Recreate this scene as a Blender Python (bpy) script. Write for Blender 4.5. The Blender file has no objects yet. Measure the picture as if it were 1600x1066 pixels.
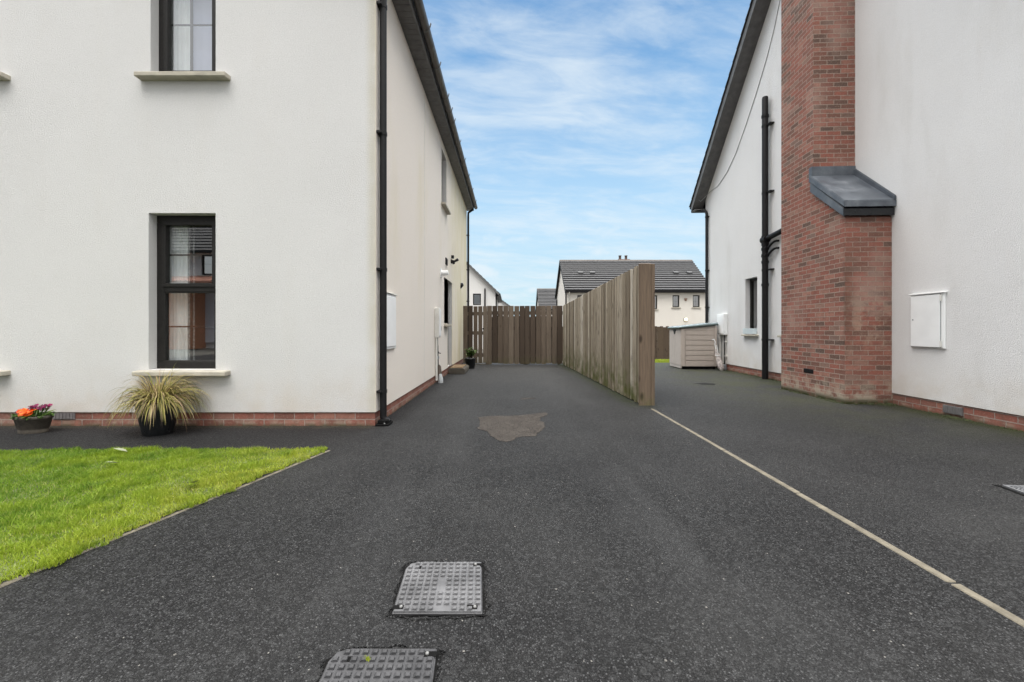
import bpy, bmesh, math, random
import numpy as np
from mathutils import Matrix, Vector, noise as mnoise
random.seed(7)
rng = np.random.default_rng(7)
R = math.radians
sc = bpy.context.scene
COL = sc.collection

# ---------------------------------------------------------------- camera
F, CX, HY, W0, H0 = 660.0, 797.0, 515.0, 1600.0, 1066.0
CAMH = 1.0
cd = bpy.data.cameras.new('camera'); cam = bpy.data.objects.new('camera', cd); COL.objects.link(cam)
cam.location = (0, 0, CAMH); cam.rotation_euler = (R(90), 0, 0)
cd.sensor_width = 36.0; cd.lens = F / W0 * 36.0
cd.shift_x = (W0 / 2 - CX) / W0; cd.shift_y = -(H0 / 2 - HY) / W0
cd.clip_start = 0.05; cd.clip_end = 2000
sc.camera = cam

# ---------------------------------------------------------------- exposure, sky, sun
sc.view_settings.view_transform = 'Standard'; sc.view_settings.look = 'None'
sc.view_settings.exposure = 0.60; sc.view_settings.gamma = 1.0
SUN_EL, SUN_AZ = 62.0, 195.0        # azimuth clockwise from +Y
wd = bpy.data.worlds.new('World'); sc.world = wd; wd.use_nodes = True
nt = wd.node_tree; nt.nodes.clear()
def N(nt, t, **kw):
    n = nt.nodes.new(t)
    for k, v in kw.items(): setattr(n, k, v)
    return n
def L(nt, a, b): nt.links.new(a, b)
out = N(nt, 'ShaderNodeOutputWorld'); bg = N(nt, 'ShaderNodeBackground'); bg.inputs['Strength'].default_value = 0.1
sky = N(nt, 'ShaderNodeTexSky', sky_type='NISHITA'); sky.sun_disc = False
sky.sun_elevation = R(SUN_EL); sky.sun_rotation = R(SUN_AZ)
sky.air_density = 1.0; sky.dust_density = 0.6; sky.ozone_density = 1.6
def wmath(op, a, b=None, clamp=False):
    n = N(nt, 'ShaderNodeMath', operation=op); n.use_clamp = clamp
    for i, v in enumerate((a, b)):
        if v is None: continue
        if hasattr(v, 'links'): L(nt, v, n.inputs[i])
        else: n.inputs[i].default_value = v
    return n.outputs[0]
def wramp(fac, lo, hi):
    n = N(nt, 'ShaderNodeMapRange'); n.interpolation_type = 'SMOOTHSTEP'
    L(nt, fac, n.inputs[0]); n.inputs[1].default_value = lo; n.inputs[2].default_value = hi
    return n.outputs[0]
tc = N(nt, 'ShaderNodeTexCoord'); sp = N(nt, 'ShaderNodeSeparateXYZ'); L(nt, tc.outputs['Generated'], sp.inputs[0])
zc = wmath('ADD', wmath('MAXIMUM', sp.outputs[2], 0.0), 0.12)
cu = wmath('DIVIDE', sp.outputs[0], zc); cv = wmath('DIVIDE', sp.outputs[1], zc)
cb = N(nt, 'ShaderNodeCombineXYZ'); L(nt, wmath('MULTIPLY', cu, 0.75), cb.inputs[0]); L(nt, wmath('ADD', wmath('MULTIPLY', cv, 1.7), wmath('MULTIPLY', cu, -0.25)), cb.inputs[1])
cb.inputs[2].default_value = 3.7
nz = N(nt, 'ShaderNodeTexNoise'); nz.inputs['Scale'].default_value = 1.5; nz.inputs['Detail'].default_value = 9; nz.inputs['Roughness'].default_value = 0.62; nz.inputs['Distortion'].default_value = 0.35
L(nt, cb.outputs[0], nz.inputs['Vector'])
nz2 = N(nt, 'ShaderNodeTexNoise'); nz2.inputs['Scale'].default_value = 4.2; nz2.inputs['Detail'].default_value = 8; nz2.inputs['Roughness'].default_value = 0.6; nz2.inputs['Distortion'].default_value = 0.6
L(nt, cb.outputs[0], nz2.inputs['Vector'])
wisp = wmath('MULTIPLY', wramp(wmath('ADD', wmath('MULTIPLY', nz.outputs[0], 0.62), wmath('MULTIPLY', nz2.outputs[0], 0.38)), 0.37, 0.73), 0.78)
horizon = wmath('MULTIPLY', wramp(sp.outputs[2], 0.68, 0.05), 0.90)
cbl = N(nt, 'ShaderNodeMapping'); cbl.inputs['Scale'].default_value = (7, 7, 13); L(nt, tc.outputs['Generated'], cbl.inputs['Vector'])
nl = N(nt, 'ShaderNodeTexNoise'); nl.inputs['Scale'].default_value = 1.0; nl.inputs['Detail'].default_value = 5; L(nt, cbl.outputs[0], nl.inputs['Vector'])
low = wmath('MULTIPLY', wmath('MULTIPLY', wramp(nl.outputs[0], 0.52, 0.66), wramp(sp.outputs[2], 0.34, 0.16)), 0.75)
behind = wramp(sp.outputs[1], 0.42, -0.15)                  # broken white cloud added behind and overhead, out of view, for neutral wall light
cover = wmath('MAXIMUM', wmath('MAXIMUM', wisp, low), wmath('MULTIPLY', behind, wmath('ADD', 0.62, wmath('MULTIPLY', nz.outputs[0], 0.6), True)))
tint = N(nt, 'ShaderNodeMix', data_type='RGBA', blend_type='MULTIPLY'); tint.inputs[0].default_value = 1
L(nt, sky.outputs[0], tint.inputs[6]); tint.inputs[7].default_value = (0.96, 1.50, 1.62, 1)
m0 = N(nt, 'ShaderNodeMix', data_type='RGBA'); L(nt, horizon, m0.inputs[0]); L(nt, tint.outputs[2], m0.inputs[6]); m0.inputs[7].default_value = (3.95, 5.1, 5.75, 1)
m1 = N(nt, 'ShaderNodeMix', data_type='RGBA'); L(nt, cover, m1.inputs[0]); L(nt, m0.outputs[2], m1.inputs[6]); 
cc = N(nt, 'ShaderNodeMix', data_type='RGBA'); L(nt, behind, cc.inputs[0]); cc.inputs[6].default_value = (5.5, 6.1, 6.5, 1); cc.inputs[7].default_value = (7.4, 7.3, 7.2, 1)
L(nt, cc.outputs[2], m1.inputs[7])
# cloud deck added overhead, out of view, far brighter to fill the side walls
hi = wramp(sp.outputs[2], 0.64, 0.84)
m2 = N(nt, 'ShaderNodeMix', data_type='RGBA'); L(nt, hi, m2.inputs[0]); L(nt, m1.outputs[2], m2.inputs[6]); m2.inputs[7].default_value = (44.0, 43.2, 42.0, 1)
L(nt, m2.outputs[2], bg.inputs['Color']); L(nt, bg.outputs[0], out.inputs['Surface'])

sd = bpy.data.lights.new('sun', 'SUN'); sd.energy = 0.5; sd.angle = R(25); sd.color = (1.0, 0.965, 0.91)
so = bpy.data.objects.new('sun', sd); COL.objects.link(so)
so.rotation_euler = (R(90 - SUN_EL), 0, R(180 - SUN_AZ))

# ---------------------------------------------------------------- material helpers
class Mt:
    def __init__(s, name, rough=0.8, spec=0.3):
        s.m = bpy.data.materials.new(name); s.m.use_nodes = True; s.nt = s.m.node_tree
        s.b = s.nt.nodes['Principled BSDF']; s.b.inputs['Roughness'].default_value = rough
        s.b.inputs['Specular IOR Level'].default_value = spec
        s._tc = None
    def n(s, t, **kw): return N(s.nt, t, **kw)
    def l(s, a, b): L(s.nt, a, b)
    def co(s, kind='Object'):
        if s._tc is None: s._tc = s.n('ShaderNodeTexCoord')
        return s._tc.outputs[kind]
    def mapping(s, vec, scale=(1, 1, 1), loc=(0, 0, 0)):
        m = s.n('ShaderNodeMapping'); m.inputs['Scale'].default_value = scale; m.inputs['Location'].default_value = loc
        s.l(vec, m.inputs['Vector']); return m.outputs[0]
    def noise(s, vec, scale, detail=4, rough=0.55, dist=0.0):
        n = s.n('ShaderNodeTexNoise'); n.inputs['Scale'].default_value = scale; n.inputs['Detail'].default_value = detail
        n.inputs['Roughness'].default_value = rough; n.inputs['Distortion'].default_value = dist
        s.l(vec, n.inputs['Vector']); return n.outputs[0]
    def voro(s, vec, scale, feature='F1', rand=1.0):
        n = s.n('ShaderNodeTexVoronoi', feature=feature); n.inputs['Scale'].default_value = scale
        n.inputs['Randomness'].default_value = rand; s.l(vec, n.inputs['Vector']); return n
    def ramp(s, fac, stops, interp='LINEAR'):
        r = s.n('ShaderNodeValToRGB'); r.color_ramp.interpolation = interp; e = r.color_ramp.elements
        while len(e) < len(stops): e.new(0.5)
        for i, (p, c) in enumerate(stops):
            e[i].position = p; e[i].color = (c, c, c, 1) if not hasattr(c, '__len__') else (*c, 1)
        s.l(fac, r.inputs[0]); return r.outputs[0]
    def rng(s, fac, lo, hi, a=0.0, b=1.0, smooth=True):
        n = s.n('ShaderNodeMapRange'); n.interpolation_type = 'SMOOTHSTEP' if smooth else 'LINEAR'
        s.l(fac, n.inputs[0]); n.inputs[1].default_value = lo; n.inputs[2].default_value = hi
        n.inputs[3].default_value = a; n.inputs[4].default_value = b; return n.outputs[0]
    def math(s, op, a, b=None, clamp=False):
        n = s.n('ShaderNodeMath', operation=op); n.use_clamp = clamp
        for i, v in enumerate((a, b)):
            if v is None: continue
            if hasattr(v, 'links'): s.l(v, n.inputs[i])
            else: n.inputs[i].default_value = v
        return n.outputs[0]
    def mix(s, fac, a, b, blend='MIX'):
        n = s.n('ShaderNodeMix', data_type='RGBA', blend_type=blend)
        for i, v in ((0, fac), (6, a), (7, b)):
            if hasattr(v, 'links'): s.l(v, n.inputs[i])
            elif i == 0: n.inputs[0].default_value = v
            else: n.inputs[i].default_value = (v, v, v, 1) if not hasattr(v, '__len__') else (*v, 1)
        return n.outputs[2]
    def sep(s, vec):
        n = s.n('ShaderNodeSeparateXYZ'); s.l(vec, n.inputs[0]); return n.outputs
    def island(s): return s.n('ShaderNodeNewGeometry').outputs['Random Per Island']
    def color(s, c):
        if hasattr(c, 'links'): s.l(c, s.b.inputs['Base Color'])
        else: s.b.inputs['Base Color'].default_value = (*c, 1)
    def rough(s, r):
        if hasattr(r, 'links'): s.l(r, s.b.inputs['Roughness'])
        else: s.b.inputs['Roughness'].default_value = r
    def bump(s, h, dist=0.01, strength=1.0):
        n = s.n('ShaderNodeBump'); n.inputs['Distance'].default_value = dist; n.inputs['Strength'].default_value = strength
        s.l(h, n.inputs['Height'])
        if s.b.inputs['Normal'].is_linked: s.l(s.b.inputs['Normal'].links[0].from_socket, n.inputs['Normal'])
        s.l(n.outputs[0], s.b.inputs['Normal'])

def simple(name, c, rough=0.6, var=0.15, scale=12, bump=0.0, bscale=80, spec=0.4, metal=0.0):
    t = Mt(name, rough, spec); o = t.co()
    n1 = t.noise(o, scale, 5)
    c0 = tuple(x * (1 - var) for x in c); c1 = tuple(min(1, x * (1 + var)) for x in c)
    t.color(t.ramp(n1, [(0.3, c0), (0.7, c1)]))
    t.rough(t.rng(t.noise(o, scale * 2.3, 3), 0.3, 0.7, max(0, rough - 0.08), min(1, rough + 0.1)))
    if bump: t.bump(t.noise(o, bscale, 4), bump)
    t.b.inputs['Metallic'].default_value = metal
    return t.m

def render_mat(name, c, stain=None, warm=(0.60, 0.53, 0.44)):
    t = Mt(name, 0.92, 0.15); o = t.co(); s = t.sep(o)
    big = t.noise(o, 0.55, 5, 0.6); mid = t.noise(t.mapping(o, (3, 3, 0.8)), 1.0, 5, 0.6)
    col = t.ramp(big, [(0.32, tuple(x * 0.955 for x in c)), (0.68, tuple(min(1, x * 1.02) for x in c))])
    col = t.mix(t.rng(mid, 0.48, 0.75, 0, 0.22), col, tuple(x * y for x, y in zip(c, (0.93, 0.90, 0.86))))
    base = t.math('MULTIPLY', t.rng(s[2], 0.75, 0.13), t.rng(t.noise(o, 3.0, 5), 0.35, 0.7, 0.15, 0.6))   # splash-back dirt
    col = t.mix(base, col, warm)
    if stain: col = stain(t, o, s, col)
    grain = t.voro(o, 210).outputs['Distance']; g2 = t.noise(o, 420, 2, 0.6)
    col = t.mix(t.rng(grain, 0.25, 0.75, 0.0, 0.18), col, tuple(x * 0.62 for x in c))
    col = t.mix(t.rng(t.noise(o, 62, 4, 0.75), 0.42, 0.72, 0, 0.20), col, tuple(x * 0.72 for x in c))
    t.color(col)
    t.bump(t.math('ADD', t.math('MULTIPLY', grain, -1.0), t.math('MULTIPLY', g2, 0.8)), 0.0035, 0.8)
    dash = t.noise(o, 70, 4, 0.65); t.bump(dash, 0.005, 0.35)
    t.bump(t.noise(o, 1.6, 3), 0.02, 0.25)
    return t.m

def brick_mat(name, stops, mortar=(0.36, 0.30, 0.26), eff=None, width=0.198, row=0.066, dirt=True):
    t = Mt(name, 0.9, 0.15); uv = t.co('UV'); o = t.co()
    wob = t.n('ShaderNodeTexNoise'); wob.inputs['Scale'].default_value = 26; wob.inputs['Detail'].default_value = 4; t.l(uv, wob.inputs['Vector'])
    vm = t.n('ShaderNodeVectorMath', operation='MULTIPLY_ADD'); t.l(wob.outputs['Color'], vm.inputs[0]); vm.inputs[1].default_value = (0.015, 0.013, 0); t.l(uv, vm.inputs[2])
    b = t.n('ShaderNodeTexBrick'); b.offset = 0.5; b.squash = 1
    for k, v in (('Scale', 1.0), ('Mortar Size', 0.006), ('Mortar Smooth', 0.25), ('Brick Width', width), ('Row Height', row), ('Bias', 0.0)): b.inputs[k].default_value = v
    b.inputs['Color1'].default_value = (0, 0, 0, 1); b.inputs['Color2'].default_value = (1, 1, 1, 1); b.inputs['Mortar'].default_value = (0.5, 0.5, 0.5, 1)
    t.l(vm.outputs[0], b.inputs['Vector'])
    col = t.ramp(b.outputs['Color'], stops)
    fine = t.noise(uv, 45, 5, 0.65); mid = t.noise(uv, 11, 4, 0.6)
    col = t.mix(t.rng(mid, 0.45, 0.72, 0, 0.65), col, (0.15, 0.08, 0.06))
    col = t.mix(t.rng(t.noise(uv, 90, 3, .7), 0.52, 0.72, 0, 0.5), col, (0.11, 0.06, 0.048))
    col = t.mix(t.rng(fine, 0.52, 0.78, 0, 0.6), col, (0.46, 0.33, 0.27))
    mcol = t.ramp(fine, [(0.3, tuple(x * 0.72 for x in mortar)), (0.7, tuple(x * 1.12 for x in mortar))])
    col = t.mix(b.outputs['Fac'], col, mcol)
    if eff: col = eff(t, o, uv, col)
    t.color(col)
    h = t.math('ADD', t.math('MULTIPLY', b.outputs['Fac'], -1.0), t.math('MULTIPLY', fine, 0.45))
    t.bump(h, 0.011, 1.0)
    return t.m

def wood_mat(name, stops, green=0.0, knot=1.0, zlo=0.55):
    t = Mt(name, 0.85, 0.2); o = t.co(); isl = t.island(); s = t.sep(o)
    cbn = t.n('ShaderNodeCombineXYZ'); t.l(t.math('MULTIPLY', isl, 37.0), cbn.inputs[0]); t.l(t.math('MULTIPLY', isl, 91.0), cbn.inputs[2])
    va = t.n('ShaderNodeVectorMath', operation='ADD'); t.l(o, va.inputs[0]); t.l(cbn.outputs[0], va.inputs[1]); p = va.outputs[0]
    grain = t.noise(t.mapping(p, (95, 95, 3.0)), 1.0, 6, 0.65, 0.4); mott = t.noise(t.mapping(p, (6, 6, 1.3)), 1.0, 5, 0.6)
    base = t.ramp(isl, stops)
    col = t.mix(t.rng(grain, 0.38, 0.66, 0, 0.75), base, t.mix(0.62, base, (0.055, 0.043, 0.033)))
    col = t.mix(t.rng(mott, 0.5, 0.78, 0, 0.6), col, (0.085, 0.063, 0.048))
    kv = t.voro(t.mapping(p, (9, 9, 4.2)), 1.0); k = t.math('ADD', kv.outputs['Distance'], t.rng(t.sep(kv.outputs['Color'])[1], 0.28, 0.6, 0.0, 0.35))
    k = t.math('ADD', k, t.math('MULTIPLY', t.math('SUBTRACT', mott, 0.5), 0.25))
    col = t.mix(t.rng(k, 0.34, 0.12, 0, 0.9 * knot), col, (0.030, 0.020, 0.014))
    if green:
        gz = t.math('MULTIPLY', t.rng(s[2], zlo, 0.02), t.rng(t.noise(o, 5, 5), 0.3, 0.65))
        col = t.mix(t.math('MULTIPLY', gz, green), col, (0.085, 0.095, 0.028))
    t.color(col); t.bump(grain, 0.003, 0.7)
    return t.m

# ---------------------------------------------------------------- geometry helpers
class MB:
    def __init__(s, M=None): s.v = []; s.f = []; s.M = M or Matrix.Identity(4); s.sm = []
    def add(s, vs, fs, smooth=False):
        o = len(s.v); s.v += [tuple(s.M @ Vector(v)) for v in vs]
        s.f += [tuple(i + o for i in f) for f in fs]; s.sm += [smooth] * len(fs)
    def box(s, x0, x1, y0, y1, z0, z1):
        v = [(x, y, z) for z in (z0, z1) for y in (y0, y1) for x in (x0, x1)]
        s.add(v, [(0, 2, 3, 1), (4, 5, 7, 6), (0, 1, 5, 4), (2, 6, 7, 3), (0, 4, 6, 2), (1, 3, 7, 5)]); return s
    def quad(s, a, b, c, d): s.add([a, b, c, d], [(0, 1, 2, 3)]); return s
    def poly(s, pts): s.add(pts, [tuple(range(len(pts)))]); return s
    def prism(s, pts, z0, z1):
        n = len(pts); s.add([(x, y, z0) for x, y in pts] + [(x, y, z1) for x, y in pts],
              [tuple(reversed(range(n))), tuple(range(n, 2 * n))] + [(i, (i + 1) % n, n + (i + 1) % n, n + i) for i in range(n)]); return s
    def extr(s, pts, d):                       # polygon of 3-D points extruded by vector d
        n = len(pts); d = Vector(d); s.add([tuple(p) for p in pts] + [tuple(Vector(p) + d) for p in pts],
              [tuple(range(n)), tuple(reversed(range(n, 2 * n)))] + [(i, n + i, n + (i + 1) % n, (i + 1) % n) for i in range(n)]); return s
    def tube(s, pts, r, n=10, cap=True):
        pts = [Vector(p) for p in pts]; rs = r if hasattr(r, '__len__') else [r] * len(pts); vs = []; fs = []
        up = None
        for i, p in enumerate(pts):
            t = (pts[min(i + 1, len(pts) - 1)] - pts[max(i - 1, 0)]).normalized()
            if up is None: up = t.orthogonal().normalized()
            up = (up - t * up.dot(t)).normalized(); w = t.cross(up)
            vs += [p + (up * math.cos(2 * math.pi * k / n) + w * math.sin(2 * math.pi * k / n)) * rs[i] for k in range(n)]
        for i in range(len(pts) - 1):
            fs += [(i * n + k, i * n + (k + 1) % n, (i + 1) * n + (k + 1) % n, (i + 1) * n + k) for k in range(n)]
        s.add(vs, fs, True)
        if cap: s.add(vs[:n], [tuple(reversed(range(n)))]); s.add(vs[-n:], [tuple(range(n))])
        return s
    def lathe(s, prof, c=(0, 0, 0), n=24, sx=1.0, sy=1.0):
        vs = [(c[0] + r * sx * math.cos(2 * math.pi * k / n), c[1] + r * sy * math.sin(2 * math.pi * k / n), c[2] + z) for r, z in prof for k in range(n)]
        fs = [(i * n + k, i * n + (k + 1) % n, (i + 1) * n + (k + 1) % n, (i + 1) * n + k) for i in range(len(prof) - 1) for k in range(n)]
        s.add(vs, fs, True); s.add(vs[:n], [tuple(reversed(range(n)))]); s.add(vs[-n:], [tuple(range(n))]); return s
    def wall(s, w, h, holes, depth=0.11, x0=0.0, z0=0.0):
        # sheet in the x-z plane with openings and their reveals; y runs into the wall
        xs = sorted({x0, w} | {a for q in holes for a in q[:2]}); zs = sorted({z0, h} | {a for q in holes for a in q[2:4]})
        for i in range(len(xs) - 1):
            for j in range(len(zs) - 1):
                cx, cz = (xs[i] + xs[i + 1]) / 2, (zs[j] + zs[j + 1]) / 2
                if any(q[0] < cx < q[1] and q[2] < cz < q[3] for q in holes): continue
                s.quad((xs[i], 0, zs[j]), (xs[i + 1], 0, zs[j]), (xs[i + 1], 0, zs[j + 1]), (xs[i], 0, zs[j + 1]))
        for q in holes:
            a, b, c, d = q[:4]
            s.quad((a, 0, c), (a, 0, d), (a, depth, d), (a, depth, c)); s.quad((b, 0, d), (b, 0, c), (b, depth, c), (b, depth, d))
            s.quad((a, 0, d), (b, 0, d), (b, depth, d), (a, depth, d)); s.quad((b, 0, c), (a, 0, c), (a, depth, c), (b, depth, c))
        return s
    def build(s, name, mat, parent=None, bevel=0.0, world=True, seg=1, merge=False, label=None):
        me = bpy.data.meshes.new(name); ox = Vector((0, 0, 0))
        if parent is not None and world:
            q = parent
            while q is not None: ox = ox + q.location; q = q.parent
        bm = bmesh.new(); vv = [bm.verts.new(Vector(v) - ox) for v in s.v]
        for f, sm in zip(s.f, s.sm):
            try: fc = bm.faces.new([vv[i] for i in f]); fc.smooth = sm
            except ValueError: pass
        if merge: bmesh.ops.remove_doubles(bm, verts=bm.verts, dist=1e-5)
        bm.normal_update()
        if bevel > 0:
            bmesh.ops.recalc_face_normals(bm, faces=bm.faces)
            ed = [e for e in bm.edges if len(e.link_faces) == 2 and e.calc_face_angle(0) > 0.6 and e.calc_length() > bevel * 2.2 and not (e.link_faces[0].smooth and e.link_faces[1].smooth)]
            bmesh.ops.bevel(bm, geom=ed, offset=bevel, segments=seg, affect='EDGES', clamp_overlap=True)
        uvl = bm.loops.layers.uv.new('UVMap')
        for f in bm.faces:
            n = f.normal; ax = max(range(3), key=lambda i: abs(n[i]))
            for lp in f.loops:
                c = lp.vert.co
                lp[uvl].uv = (c.y, c.z) if ax == 0 else ((c.x, c.z) if ax == 1 else (c.x, c.y))
        bm.to_mesh(me); bm.free()
        ob = bpy.data.objects.new(name, me); COL.objects.link(ob); me.materials.append(mat)
        if parent is not None: ob.parent = parent
        if label: ob['label'] = label
        return ob

def thing(name, label, cat, loc=(0, 0, 0), rz=0.0, group=None):
    o = bpy.data.objects.new(name, None); COL.objects.link(o); o.empty_display_size = 0.2
    o.location = loc; o.rotation_euler = (0, 0, rz); o['label'] = label; o['category'] = cat
    if group: o['group'] = group
    return o
def tag(o, label=None, cat=None, group=None, kind=None):
    for k, v in (('label', label), ('category', cat), ('group', group), ('kind', kind)):
        if v: o[k] = v
    return o
def G(px, py): d = F * CAMH / (py - HY); return ((px - CX) / F * d, d)     # a measured ground point in metres

# ---------------------------------------------------------------- materials
def left_stain_and_fill(t, o, s, col):
    # yellow-green algae towards the rear of the side wall and in the corner behind the downpipe (house coordinates)
    side = t.rng(s[0], -0.012, -0.006)
    a = t.math('MULTIPLY', t.rng(s[1], 4.2, 7.0, 0.0, 0.8), t.rng(t.noise(t.mapping(o, (1, 2.2, 0.5)), 1.0, 5, 0.65), 0.32, 0.62, 0.35, 1.0))
    b = t.math('MULTIPLY', t.rng(t.noise(t.mapping(o, (1, 1.1, 0.35), (0, 4, 0)), 1.0, 5, 0.6), 0.46, 0.70, 0, 0.32), t.rng(s[2], 0.8, 2.6))
    f = t.math('MULTIPLY', t.math('MAXIMUM', a, b), side)
    col = t.mix(t.math('MULTIPLY', side, 0.85), col, (0.86, 0.785, 0.70))  # side wall's warm tone, painted paler in place of the light it lacks
    col = t.mix(f, col, (0.68, 0.60, 0.36))
    c = t.math('MULTIPLY', t.rng(s[0], -0.13, -0.02), t.rng(t.noise(o, 2, 4), 0.3, 0.6, 0.25, 0.6))
    return t.mix(t.math('MULTIPLY', c, t.rng(s[1], 0.02, 0.0)), col, (0.50, 0.46, 0.33))
def right_stain(t, o, s, col):
    f = t.math('MULTIPLY', t.rng(t.noise(t.mapping(o, (1, 1.5, 0.4), (0, 1, 0)), 1.0, 5, 0.6), 0.48, 0.7, 0, 0.25), 1.0)
    return t.mix(f, col, (0.52, 0.50, 0.46))
M_LEFT = render_mat('cream_render', (0.69, 0.687, 0.68), left_stain_and_fill)
M_RIGHT = render_mat('white_render', (0.80, 0.795, 0.79), right_stain)
M_FAR = render_mat('far_render', (0.74, 0.70, 0.64))
M_FARW = render_mat('far_white_render', (0.72, 0.71, 0.69))
def moss_base(t, o, uv, col):
    s = t.sep(o)
    n = t.noise(o, 7, 5, 0.65)
    eff = t.math('MULTIPLY', t.rng(s[2], 0.42, 0.04), t.rng(n, 0.38, 0.60, 0, 0.8))
    col = t.mix(eff, col, (0.42, 0.37, 0.29))
    return t.mix(t.math('MULTIPLY', t.rng(s[2], 0.11, 0.01), t.rng(n, 0.32, 0.56, 0.3, 1.0)), col, (0.032, 0.036, 0.012))
def plinth_dirt(t, o, uv, col):
    s = t.sep(o); n = t.noise(o, 7, 5, 0.65)
    col = t.mix(t.math('MULTIPLY', t.rng(s[2], 0.10, 0.01), t.rng(n, 0.44, 0.64, 0, 0.55)), col, (0.40, 0.34, 0.27))
    return t.mix(t.math('MULTIPLY', t.rng(s[2], 0.04, 0.0), t.rng(n, 0.35, 0.6, 0.1, 0.8)), col, (0.040, 0.042, 0.016))
def chim_eff(t, o, uv, col):
    s = t.sep(o); n = t.noise(o, 2.6, 5, 0.6)
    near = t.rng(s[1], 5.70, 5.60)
    band = t.math('MULTIPLY', t.rng(s[2], 0.55, 1.0), t.rng(s[2], 1.75, 1.25))
    col = t.mix(t.math('MULTIPLY', t.math('MULTIPLY', near, band), t.rng(t.noise(o, 7, 4, .7), 0.46, 0.60, 0, 0.6)), col, (0.47, 0.36, 0.27))
    col = t.mix(t.rng(t.noise(o, 1.3, 4), 0.50, 0.72, 0, 0.35), col, (0.47, 0.35, 0.295))
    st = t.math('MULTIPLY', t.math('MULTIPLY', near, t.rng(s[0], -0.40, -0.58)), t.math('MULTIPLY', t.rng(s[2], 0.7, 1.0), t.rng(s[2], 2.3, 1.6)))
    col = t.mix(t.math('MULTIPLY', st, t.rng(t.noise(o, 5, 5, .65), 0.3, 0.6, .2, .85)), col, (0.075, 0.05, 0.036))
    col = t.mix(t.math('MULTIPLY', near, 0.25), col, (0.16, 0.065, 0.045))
    return moss_base(t, o, uv, col)
BRICKS = [(0.0, (0.105, 0.075, 0.062)), (0.12, (0.16, 0.09, 0.07)), (0.3, (0.25, 0.10, 0.075)), (0.5, (0.30, 0.112, 0.084)),
          (0.68, (0.215, 0.10, 0.078)), (0.82, (0.33, 0.155, 0.118)), (0.93, (0.27, 0.16, 0.125)), (1.0, (0.17, 0.12, 0.10))]
M_CHIM = brick_mat('chimney_brick', BRICKS, (0.36, 0.285, 0.24), chim_eff)
M_PLINTH = brick_mat('plinth_brick', [(0.0, (0.19, 0.085, 0.065)), (0.4, (0.27, 0.10, 0.075)), (0.75, (0.24, 0.12, 0.095)), (1.0, (0.33, 0.15, 0.11))], (0.34, 0.27, 0.235), plinth_dirt, width=0.21, row=0.0725)
M_UPVC = simple('black_upvc', (0.011, 0.0105, 0.0115), 0.5, 0.2, 30, spec=0.22)
M_FRAME = simple('dark_window_frame', (0.015, 0.0138, 0.013), 0.5, 0.2, 25, 0.0006, 300, spec=0.25)
M_SOFFIT = simple('dark_grey_soffit', (0.12, 0.117, 0.115), 0.5, 0.2, 8)
M_GUTTER = simple('weathered_gutter', (0.085, 0.075, 0.068), 0.42, 0.35, 5, spec=0.5)
M_SILL = simple('cast_stone', (0.42, 0.39, 0.325), 0.9, 0.2, 7, 0.002, 150)
M_WHITE = simple('white_plastic', (0.84, 0.85, 0.85), 0.4, 0.05, 4)
M_WHITE2 = simple('aged_white_plastic', (0.68, 0.67, 0.63), 0.45, 0.08, 6)
M_GREY = simple('grey_plastic', (0.20, 0.21, 0.22), 0.6, 0.2, 20)
M_BROWNP = simple('brown_cover', (0.10, 0.08, 0.065), 0.7, 0.2, 20)
M_NET = simple('net_curtain', (0.88, 0.90, 0.91), 0.9, 0.04, 10)
M_BLIND = simple('lavender_blind', (0.68, 0.71, 0.88), 0.9, 0.04, 5)
M_SPARKLE = simple('pattern_curtain', (0.42, 0.43, 0.43), 0.7, 0.6, 40)
M_CONC = simple('concrete', (0.085, 0.075, 0.06), 0.92, 0.2, 9, 0.003, 120)
M_LIGHTCONC = simple('edging_concrete', (0.140, 0.124, 0.094), 0.93, 0.28, 14, 0.003, 140)
M_POT = simple('black_pot', (0.012, 0.013, 0.014), 0.35, 0.25, 20, spec=0.5)
M_SOIL = simple('potting_soil', (0.035, 0.025, 0.018), 0.95, 0.4, 40, 0.01, 60)
M_MAT = simple('coir_mat', (0.20, 0.135, 0.075), 0.98, 0.35, 60, 0.006, 250)
M_SHED = simple('taupe_plastic', (0.45, 0.39, 0.345), 0.6, 0.06, 6, 0.0008, 160)
M_SHEDLID = simple('green_grey_lid', (0.045, 0.06, 0.055), 0.45, 0.15, 6)
M_SHEDTOP = simple('wet_pale_lid', (0.30, 0.37, 0.39), 0.25, 0.15, 6)
M_DARK = simple('black_rubber', (0.006, 0.006, 0.006), 0.9, 0.2, 20, spec=0.1)
M_SCREW = simple('bright_screw', (0.20, 0.20, 0.195), 0.5, 0.05, 10)
M_TRAY = simple('pale_blue_tray', (0.68, 0.77, 0.80), 0.4, 0.05, 10)
M_RAG = simple('patterned_cloth', (0.60, 0.54, 0.52), 0.9, 0.45, 28, 0.004, 60)
M_FLASHDARK = simple('black_fascia', (0.010, 0.011, 0.013), 0.35, 0.2, 10)
def lead():
    t = Mt('lead_sheet', 0.45, 0.5); o = t.co(); n = t.noise(o, 4.5, 6, 0.65); n2 = t.noise(t.mapping(o, (9, 2, 2)), 1.0, 4)
    c = t.ramp(n, [(0.3, (0.065, 0.075, 0.09)), (0.55, (0.115, 0.13, 0.15)), (0.75, (0.21, 0.225, 0.245))])
    c = t.mix(t.rng(n2, 0.6, 0.8, 0, 0.35), c, (0.36, 0.38, 0.40))
    t.color(c); t.b.inputs['Metallic'].default_value = 0.25; t.rough(t.rng(n, 0.3, 0.7, 0.35, 0.6)); t.bump(n, 0.01, 0.4); return t.m
M_LEAD = lead()
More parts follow.
